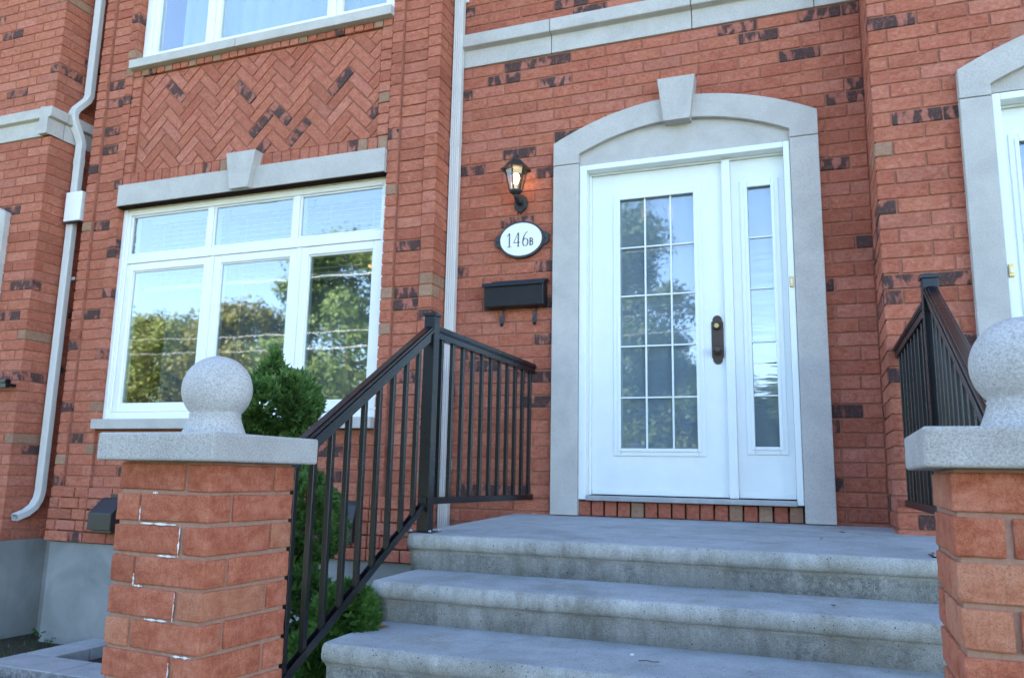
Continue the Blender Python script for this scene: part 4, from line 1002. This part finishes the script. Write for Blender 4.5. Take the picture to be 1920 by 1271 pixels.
rr_ = thing('stair_railing', 'black metal railing behind the right pillar, up to the porch', 'railing', group='railings beside the steps')
qx, qy = .501, 3.735
post(rr_, qx, qy, -.040, 1.135)
A, B = (qx, qy-.036, 1.075), (.425, 2.195, .400)
toprail(rr_, A, B)
C1, D1 = Vector((qx, qy-.034, .12)), Vector((.425, 2.195, -.50))
lo = MB(); lo.bar(C1, D1, .030, .012); lo.bar(C1+Vector((.0135, 0, .012)), D1+Vector((.0135, 0, .012)), .003, .034); lo.bar(C1+Vector((-.0135, 0, .012)), D1+Vector((-.0135, 0, .012)), .003, .034); lo.build('bottom_rail', 'rail_black', rr_)
infill(rr_, (A[0], A[1], A[2]-.055), (B[0], B[1], B[2]-.055), C1, D1, 11)
T0, T1 = (qx-.004, qy+.034, 1.035), (.462, PRO-.004, .980)
toprail(rr_, T0, T1)
MB().bar((qx-.004, qy+.034, .140), (.462, PRO-.004, .150), .034, .036).build('bottom_rail', 'rail_black', rr_, bevel=.002, bseg=1)
infill(rr_, (T0[0], T0[1], T0[2]-.055), (T1[0], T1[1], T1[2]-.055), (T0[0], T0[1], .15), (T1[0], T1[1], .155), 9)
nr = thing('stair_railing', 'end of a black handrail at far left edge', 'railing', group='railings beside the steps')
toprail(nr, (-7.6, 4.60, .945), (-6.185, 4.60, .945))
MB().bar((-7.6, 4.60, -.14), (-6.72, 4.60, -.14), .034, .036).build('bottom_rail', 'rail_black', nr)
infill(nr, (-7.6, 4.60, .89), (-6.70, 4.60, .89), (-7.6, 4.60, -.13), (-6.70, 4.60, -.13), 7)
post(nr, -7.62, 4.60, -.345, 1.02); box('wall_bracket', nr, 'rail_black', -6.26, -6.23, 4.62, PRO-.001, .90, .925)

# ------------------------------------------------------------------ planting
def sprays(mb, rs, pos, nrm, size):
    """one flat cedar fan: a few narrow leaflets spreading from one stem"""
    up_ = (nrm + Vector((0, 0, .55)) + Vector((rs.uniform(-.5, .5), rs.uniform(-.5, .5), rs.uniform(-.4, .5)))).normalized()
    side = up_.cross(Vector((rs.uniform(-1, 1), rs.uniform(-1, 1), rs.uniform(-1, 1)))).normalized()
    for k in range(5):
        a = (k-2)*.42 + rs.uniform(-.12, .12); d = up_*math.cos(a) + side*math.sin(a); l = size*(1 - .12*abs(k-2))*rs.uniform(.75, 1.2); n = d.cross(up_.cross(side)).normalized()*size*.15
        b0 = pos + d*size*.12; m0 = pos + d*l*.6; e = pos + d*l
        mb.add([b0-n*.4, m0-n, e, m0+n, b0+n*.4], [(0, 1, 2, 3, 4)])
def cedar_blob(mb, rs, cx, cy, cz, rx, ry, rz, n, size, taper=0.0, bumps=9):
    lob = [(Vector((rs.gauss(0, 1), rs.gauss(0, 1), rs.gauss(0, 1))).normalized(), rs.uniform(.10, .42)) for _ in range(bumps)]
    for _ in range(n):
        d = Vector((rs.gauss(0, 1), rs.gauss(0, 1), rs.gauss(0, 1))).normalized(); f = .74
        for l, a in lob: f += a*max(0, d.dot(l)-.55)*2.0
        f *= 1 - .30*abs(rs.gauss(0, .45)) - (.12 if rs.random() < .2 else 0)
        t = 1 - taper*max(0, d.z)
        p = Vector((cx+d.x*rx*f*t, cy+d.y*ry*f*t, cz+d.z*rz*f)); sprays(mb, rs, p, d, size*rs.uniform(.7, 1.25))
rsh = random.Random(77)
c1 = thing('cedar_shrub', 'dark green clipped cedar rising between the left pillar and the railing', 'shrub', (-2.62, 3.55, GZ))
m = MB(); cedar_blob(m, rsh, -.085, .0, .60-GZ, .185, .19, .135, 1250, .060, .25, 24); cedar_blob(m, rsh, -.11, 0, .765-GZ, .070, .070, .125, 240, .048, .7, 9); cedar_blob(m, rsh, -.20, -.02, .47-GZ, .12, .12, .07, 380, .046, 0, 6); cedar_blob(m, rsh, .03, -.02, .66-GZ, .10, .10, .09, 300, .046, 0, 6)
m.build('crown', 'cedar_green', c1)
m = MB(); cedar_blob(m, rsh, .20, -.05, -.03-GZ, .16, .18, .24, 1700, .045, .2, 12); cedar_blob(m, rsh, .16, -.12, -.42-GZ, .26, .26, .30, 2600, .05, .1, 14); cedar_blob(m, rsh, .06, -.2, -.82-GZ, .34, .3, .28, 1700, .055, 0, 12); cedar_blob(m, rsh, .03, 0, .33-GZ, .10, .10, .16, 520, .04, 0, 6)
m.build('lower_crown', 'cedar_green', c1)
MB().tube([(.1, -.05, 0), (.06, -.02, .5), (.02, 0, 1.1), (-.03, .01, 1.6), (-.05, 0, 1.95)], [.035, .030, .024, .016, .006], 8).build('trunk', 'bark', c1)
for a, b in (((.04, 0, .9), (.22, -.08, 1.15)), ((.05, 0, .6), (.2, -.15, .75)), ((-.02, 0, 1.5), (-.16, .0, 1.68)), ((-.02, 0, 1.55), (.08, -.04, 1.75))): MB().tube([a, b], [.012, .005], 6).build('branch', 'bark', c1)
c2 = thing('cedar_shrub', 'small bright green cedar beside the steps under the railing', 'shrub', (-1.93, 3.08, GZ))
m = MB(); cedar_blob(m, rsh, .025, 0, .81, .115, .13, .11, 1500, .042, .1, 10); cedar_blob(m, rsh, -.08, .02, .62, .15, .17, .14, 900, .045, 0, 8); cedar_blob(m, rsh, -.14, .05, .36, .2, .2, .26, 900, .05, 0, 8); m.build('crown', 'cedar_bright', c2)
MB().tube([(-.12, .05, 0), (-.08, .03, .4), (0, 0, .75)], [.02, .014, .006], 7).build('trunk', 'bark', c2)
# garden bed at the lower left
eg = thing('stone_edging', 'grey split faced stone edging around a garden bed at lower left', 'garden edging')
def slab(x0, x1, y0, y1, z0, z1):
    b = box('stone', eg, 'paver_stone', x0, x1, y0, y1, z0+.0, z1, .006)
    rr = random.Random(int(x0*991)); n = int((x1-x0)/.03)+2; V = []
    for k in range(n+1):
        for q in range(4): V.append((x0+(x1-x0)*k/n, y0-.004-rr.random()*.016*(1 if 0 < q < 3 else .3), z0+.002+(z1-.008-z0)*q/3))
    MB().add(V, [(k*4+q, (k+1)*4+q, (k+1)*4+q+1, k*4+q+1) for k in range(n) for q in range(3)]).build('split_face', 'split_stone', eg)
ST = -1.045
slab(-5.27, -4.62, 3.98, 4.30, GZ-.01, ST); slab(-4.61, -3.96, 3.98, 4.30, GZ-.01, ST); slab(-3.95, -3.3, 3.98, 4.30, GZ-.01, ST); slab(-5.27, -4.99, 4.31, 4.60, GZ-.01, ST-.001); slab(-5.27, -4.99, 4.61, BAY-.004, GZ-.01, ST-.002)
gr = MB(); rg = random.Random(5)
for _ in range(5200):
    x, y = rg.uniform(-7.2, -3.2), rg.uniform(2.4, 4.85)
    if -5.3 < x < -3.2 and y > 3.94: continue
    if y > 4.3 and rg.random() < .6: continue
    h = rg.uniform(.02, .075); a = rg.uniform(0, 6.28); w = rg.uniform(.002, .006); lx_, ly_ = math.cos(a), math.sin(a); bx2, by2 = rg.uniform(-.03, .03), rg.uniform(-.03, .03)
    gr.add([(x-lx_*w, y-ly_*w, GZ), (x+lx_*w, y+ly_*w, GZ), (x+bx2, y+by2, GZ+h)], [(0, 1, 2)])
tag(gr.build('grass', 'weed_green'), 'short weedy grass on the soil at lower left', 'grass', kind='stuff')
def weed(label, x, y, s, n, seed):
    r = random.Random(seed); t = thing('weed', label, 'plant', (x, y, GZ), group='weeds by the foundation'); m = MB()
    for k in range(n):
        a = r.uniform(0, 6.28); e = r.uniform(.15, 1.1); d = Vector((math.cos(a)*math.cos(e), math.sin(a)*math.cos(e), math.sin(e))); c = d*s*r.uniform(.5, 1.0); sd_ = d.cross(Vector((0, 0, 1))).normalized(); l = s*r.uniform(.22, .36)
        q = (d + Vector((0, 0, -.5))).normalized(); m.add([c, c+q*l*.4+sd_*l*.38, c+q*l, c+q*l*.4-sd_*l*.38], [(0, 1, 2, 3)])
    m.build('leaves', 'weed_green', t)
    m = MB()
    for k in range(5): a = r.uniform(0, 6.28); m.tube([(0, 0, 0), (math.cos(a)*s*.3, math.sin(a)*s*.3, s*.6)], .003, 4)
    m.build('stems', 'weed_green', t)
weed('leafy green weed below the left downspout outlet', -5.92, 4.40, .17, 34, 3); weed('low leafy weed in the corner of the foundation', -5.70, 4.72, .15, 26, 4); weed('small leafy weed in front of the stone edging', -5.0, 3.80, .11, 22, 8)

# leaves on the steps
def dry(label, x, y, z, s, rz):
    m = MB(); V = []; 
    for k, (u, w) in enumerate([(-1, 0), (-.5, .42), (.1, .5), (.6, .3), (1.15, 0), (.6, -.3), (.1, -.5), (-.5, -.42)]): V.append((u*s, w*s, abs(w)*s*.5+.002+.15*s*(u*u)))
    V.append((0, 0, .002)); m.add(V, [(k, (k+1) % 8, 8) for k in range(8)])
    o = m.build('fallen_leaf', 'dry_leaf'); o.location = (x, y, z); o.rotation_euler = (.1, .1, rz); tag(o, label, 'leaf', 'fallen leaves on the steps')
dry('tiny dry leaf on the porch right of the door', .13, 4.62, -.011, .022, .4); dry('tiny brown leaf on the porch beside the stone door surround', .02, 4.2, -.020, .018, 1.4)
dry('tiny dry leaf on the second step at right', .05, 3.38, -.213, .020, 2.0); dry('dry brown leaf on the third step by the small cedar', -1.74, 3.10, -.392, .030, .8)
tw = MB().tube([(0, 0, .003), (.03, .006, .005), (.055, -.002, .004), (.075, .010, .004)], .0016, 5).build('twig', 'twig'); tw.location = (-.62, 2.98, -.396); tag(tw, 'thin dark twig on the third step', 'twig')
pb2 = MB().lathe([(.004, 0), (.009, .003), (.007, .007), (.002, .008)], seg=8).build('pebble', 'efflorescence'); pb2.location = (-.66, 3.06, -.396); tag(pb2, 'tiny white pebble on the third step', 'pebble')

# ------------------------------------------------------------------ across the street (seen in the panes)
def tree(label, x, y, h, rx, crown0, mat, seed, n=34000, conic=0.0, ls=.30):
    r = random.Random(seed); t = thing('street_tree', label, 'tree', (x, y, GZ), group='trees across the street')
    MB().tube([(0, 0, -.1), (.05, 0, h*.2), (-.05, .1, h*.45), (0, 0, h*.85)], [.032*h, .026*h, .018*h, .004*h], 9).build('trunk', 'bark', t)
    lm = MB()
    for k in range(9):
        a = k*2.4; z = h*(.22+.06*k); q = rx*(.75 if k < 6 else .45); lm.tube([(0, 0, z), (math.cos(a)*q*.5, math.sin(a)*q*.5, z+h*.06), (math.cos(a)*q, math.sin(a)*q, z+h*.10)], [.011*h, .007*h, .002*h], 6)
    lm.build('limbs', 'bark', t)
    cl = []
    for k in range(95):
        f = r.random(); z = crown0 + (1-crown0)*f; env = math.sqrt(max(0, 1-((f-.38)/.66)**2)) if not conic else (1-f)**.8*conic+.12
        a = r.uniform(0, 6.28); q = rx*env*math.sqrt(r.random()); cl.append((math.cos(a)*q, math.sin(a)*q, h*z, rx*r.uniform(.18, .34)))
    m = MB()
    for _ in range(n):
        cx, cy, cz, cr = r.choice(cl); d = Vector((r.gauss(0, 1), r.gauss(0, 1), r.gauss(0, 1))).normalized()*cr*r.uniform(.45, 1.08)
        p = Vector((cx, cy, cz)) + Vector((d.x, d.y, d.z*.75)); nn = (d.normalized() + Vector((r.gauss(0, .45), r.gauss(0, .45), r.gauss(0, .45)+.25))).normalized(); u = nn.orthogonal().normalized(); w = nn.cross(u); aa = r.uniform(0, 6.28); u, w = u*math.cos(aa)+w*math.sin(aa), w*math.cos(aa)-u*math.sin(aa)
        s = ls*r.uniform(.5, 1.1); m.add([p-u*s*.5, p+w*s*.28, p+u*s*.5, p-w*s*.28], [(0, 1, 2, 3)])
    m.build('crown', mat, t); return t
tree('tall green tree across the street reflected in the right window pane', -22.3, -25, 13.0, 5.0, .12, 'tree_green', 1, 52000)
tree('rust green round tree across the street reflected in the middle pane', -31.0, -28, 10.6, 4.6, .12, 'tree_rust', 2)
tree('olive tree across the street reflected in the left pane', -36.0, -27, 10.2, 4.6, .10, 'tree_olive', 3)
tree('dark tapering tree across the street reflected in the door glass', -8.3, -25, 13.6, 5.0, .06, 'tree_dark', 4, 46000, 1.05)
tree('olive green tree across the street behind the other trees', -46.0, -34, 12.0, 6.0, .1, 'tree_olive', 6, 20000)
tree('round green tree across the street between the dark and tall trees', -15.5, -33, 9.0, 4.6, .12, 'tree_green', 8, 24000)
tree('low green tree across the street reflected in the sidelight', -1.0, -33, 6.2, 4.4, .1, 'tree_olive', 12, 24000)
tree('green tree far across the street at the right', 10.0, -33, 8.0, 5.0, .1, 'tree_green', 13, 18000)
for k, (x, y, h, rx, mt) in enumerate(((-27, -40, 9.5, 5.5, 'tree_olive'), (-38, -42, 10, 6, 'tree_green'), (-8, -44, 9, 5.5, 'tree_olive'), (2.5, -46, 8.5, 6, 'tree_green'), (-58, -40, 12, 7, 'tree_rust'), (-18, -46, 9, 5, 'tree_rust'))):
    tree(('olive tree in the back row, behind the rust tree', 'green tree in the back row, behind the olive tree', 'olive tree in the back row, behind the dark tapering tree', 'green tree in the back row, behind the low tree', 'rust tree at the far left end of the back row', 'rust tree in the back row, behind the tall green tree')[k], x, y, h, rx, .06, mt, 40+k, 20000, 0.0, .42)
hs = thing('distant_house', 'pale sided house across the street behind the trees', 'house', (-14, -52, GZ))
MB().box(-7, 7, -4, 4, 0, 5).build('wall', 'siding', hs); MB().prism([(-4.6, 5), (4.6, 5), (0, 7.6)], -7.5, 7.5, 'X').build('roof', 'shingle', hs)
for x in (-5, -2.5, 2.5, 5):
    for z in (.9, 3.2): w = box('window', hs, 'white_vinyl', x-.6-14, x+.6-14, -47.999, -47.9, z+GZ, z+1.3+GZ); box('pane', w, 'interior_dark', -.5, .5, .051, .07, -.55, .55)
box('door', hs, 'interior_dark', -.5-14, .5-14, -47.999, -47.9, GZ+.02, GZ+2.1)
for k, x in enumerate((-48, 14)):
    t = thing('utility_pole', ('wooden utility pole across the street far to the left' if k == 0 else 'wooden utility pole across the street to the right'), 'utility pole', (x, -16.6, GZ), group='utility poles across the street')
    MB().tube([(0, 0, -.5), (0, 0, 10.2)], [.15, .10], 10).build('pole', 'wood_pole', t); MB().bar((-.0, -.9, 9.4), (0, .9, 9.4), .1, .12).build('crossarm', 'wood_pole', t)
for k, (z, dy, sag, lab) in enumerate(((9.6, .6, 1.6, 'upper overhead wire across the street'), (7.3, 0, 1.3, 'middle overhead wire across the street'), (6.6, 0, 1.2, 'lower overhead wire across the street'))):
    pts = []
    for q in range(41): f = q/40; pts.append((-48+62*f, -16.6+dy, GZ+z+.3 - sag*4*f*(1-f)*.55))
    o = MB().tube(pts, .014, 6).build('overhead_wire', 'wire_black'); tag(o, lab, 'wire', 'overhead wires across the street')
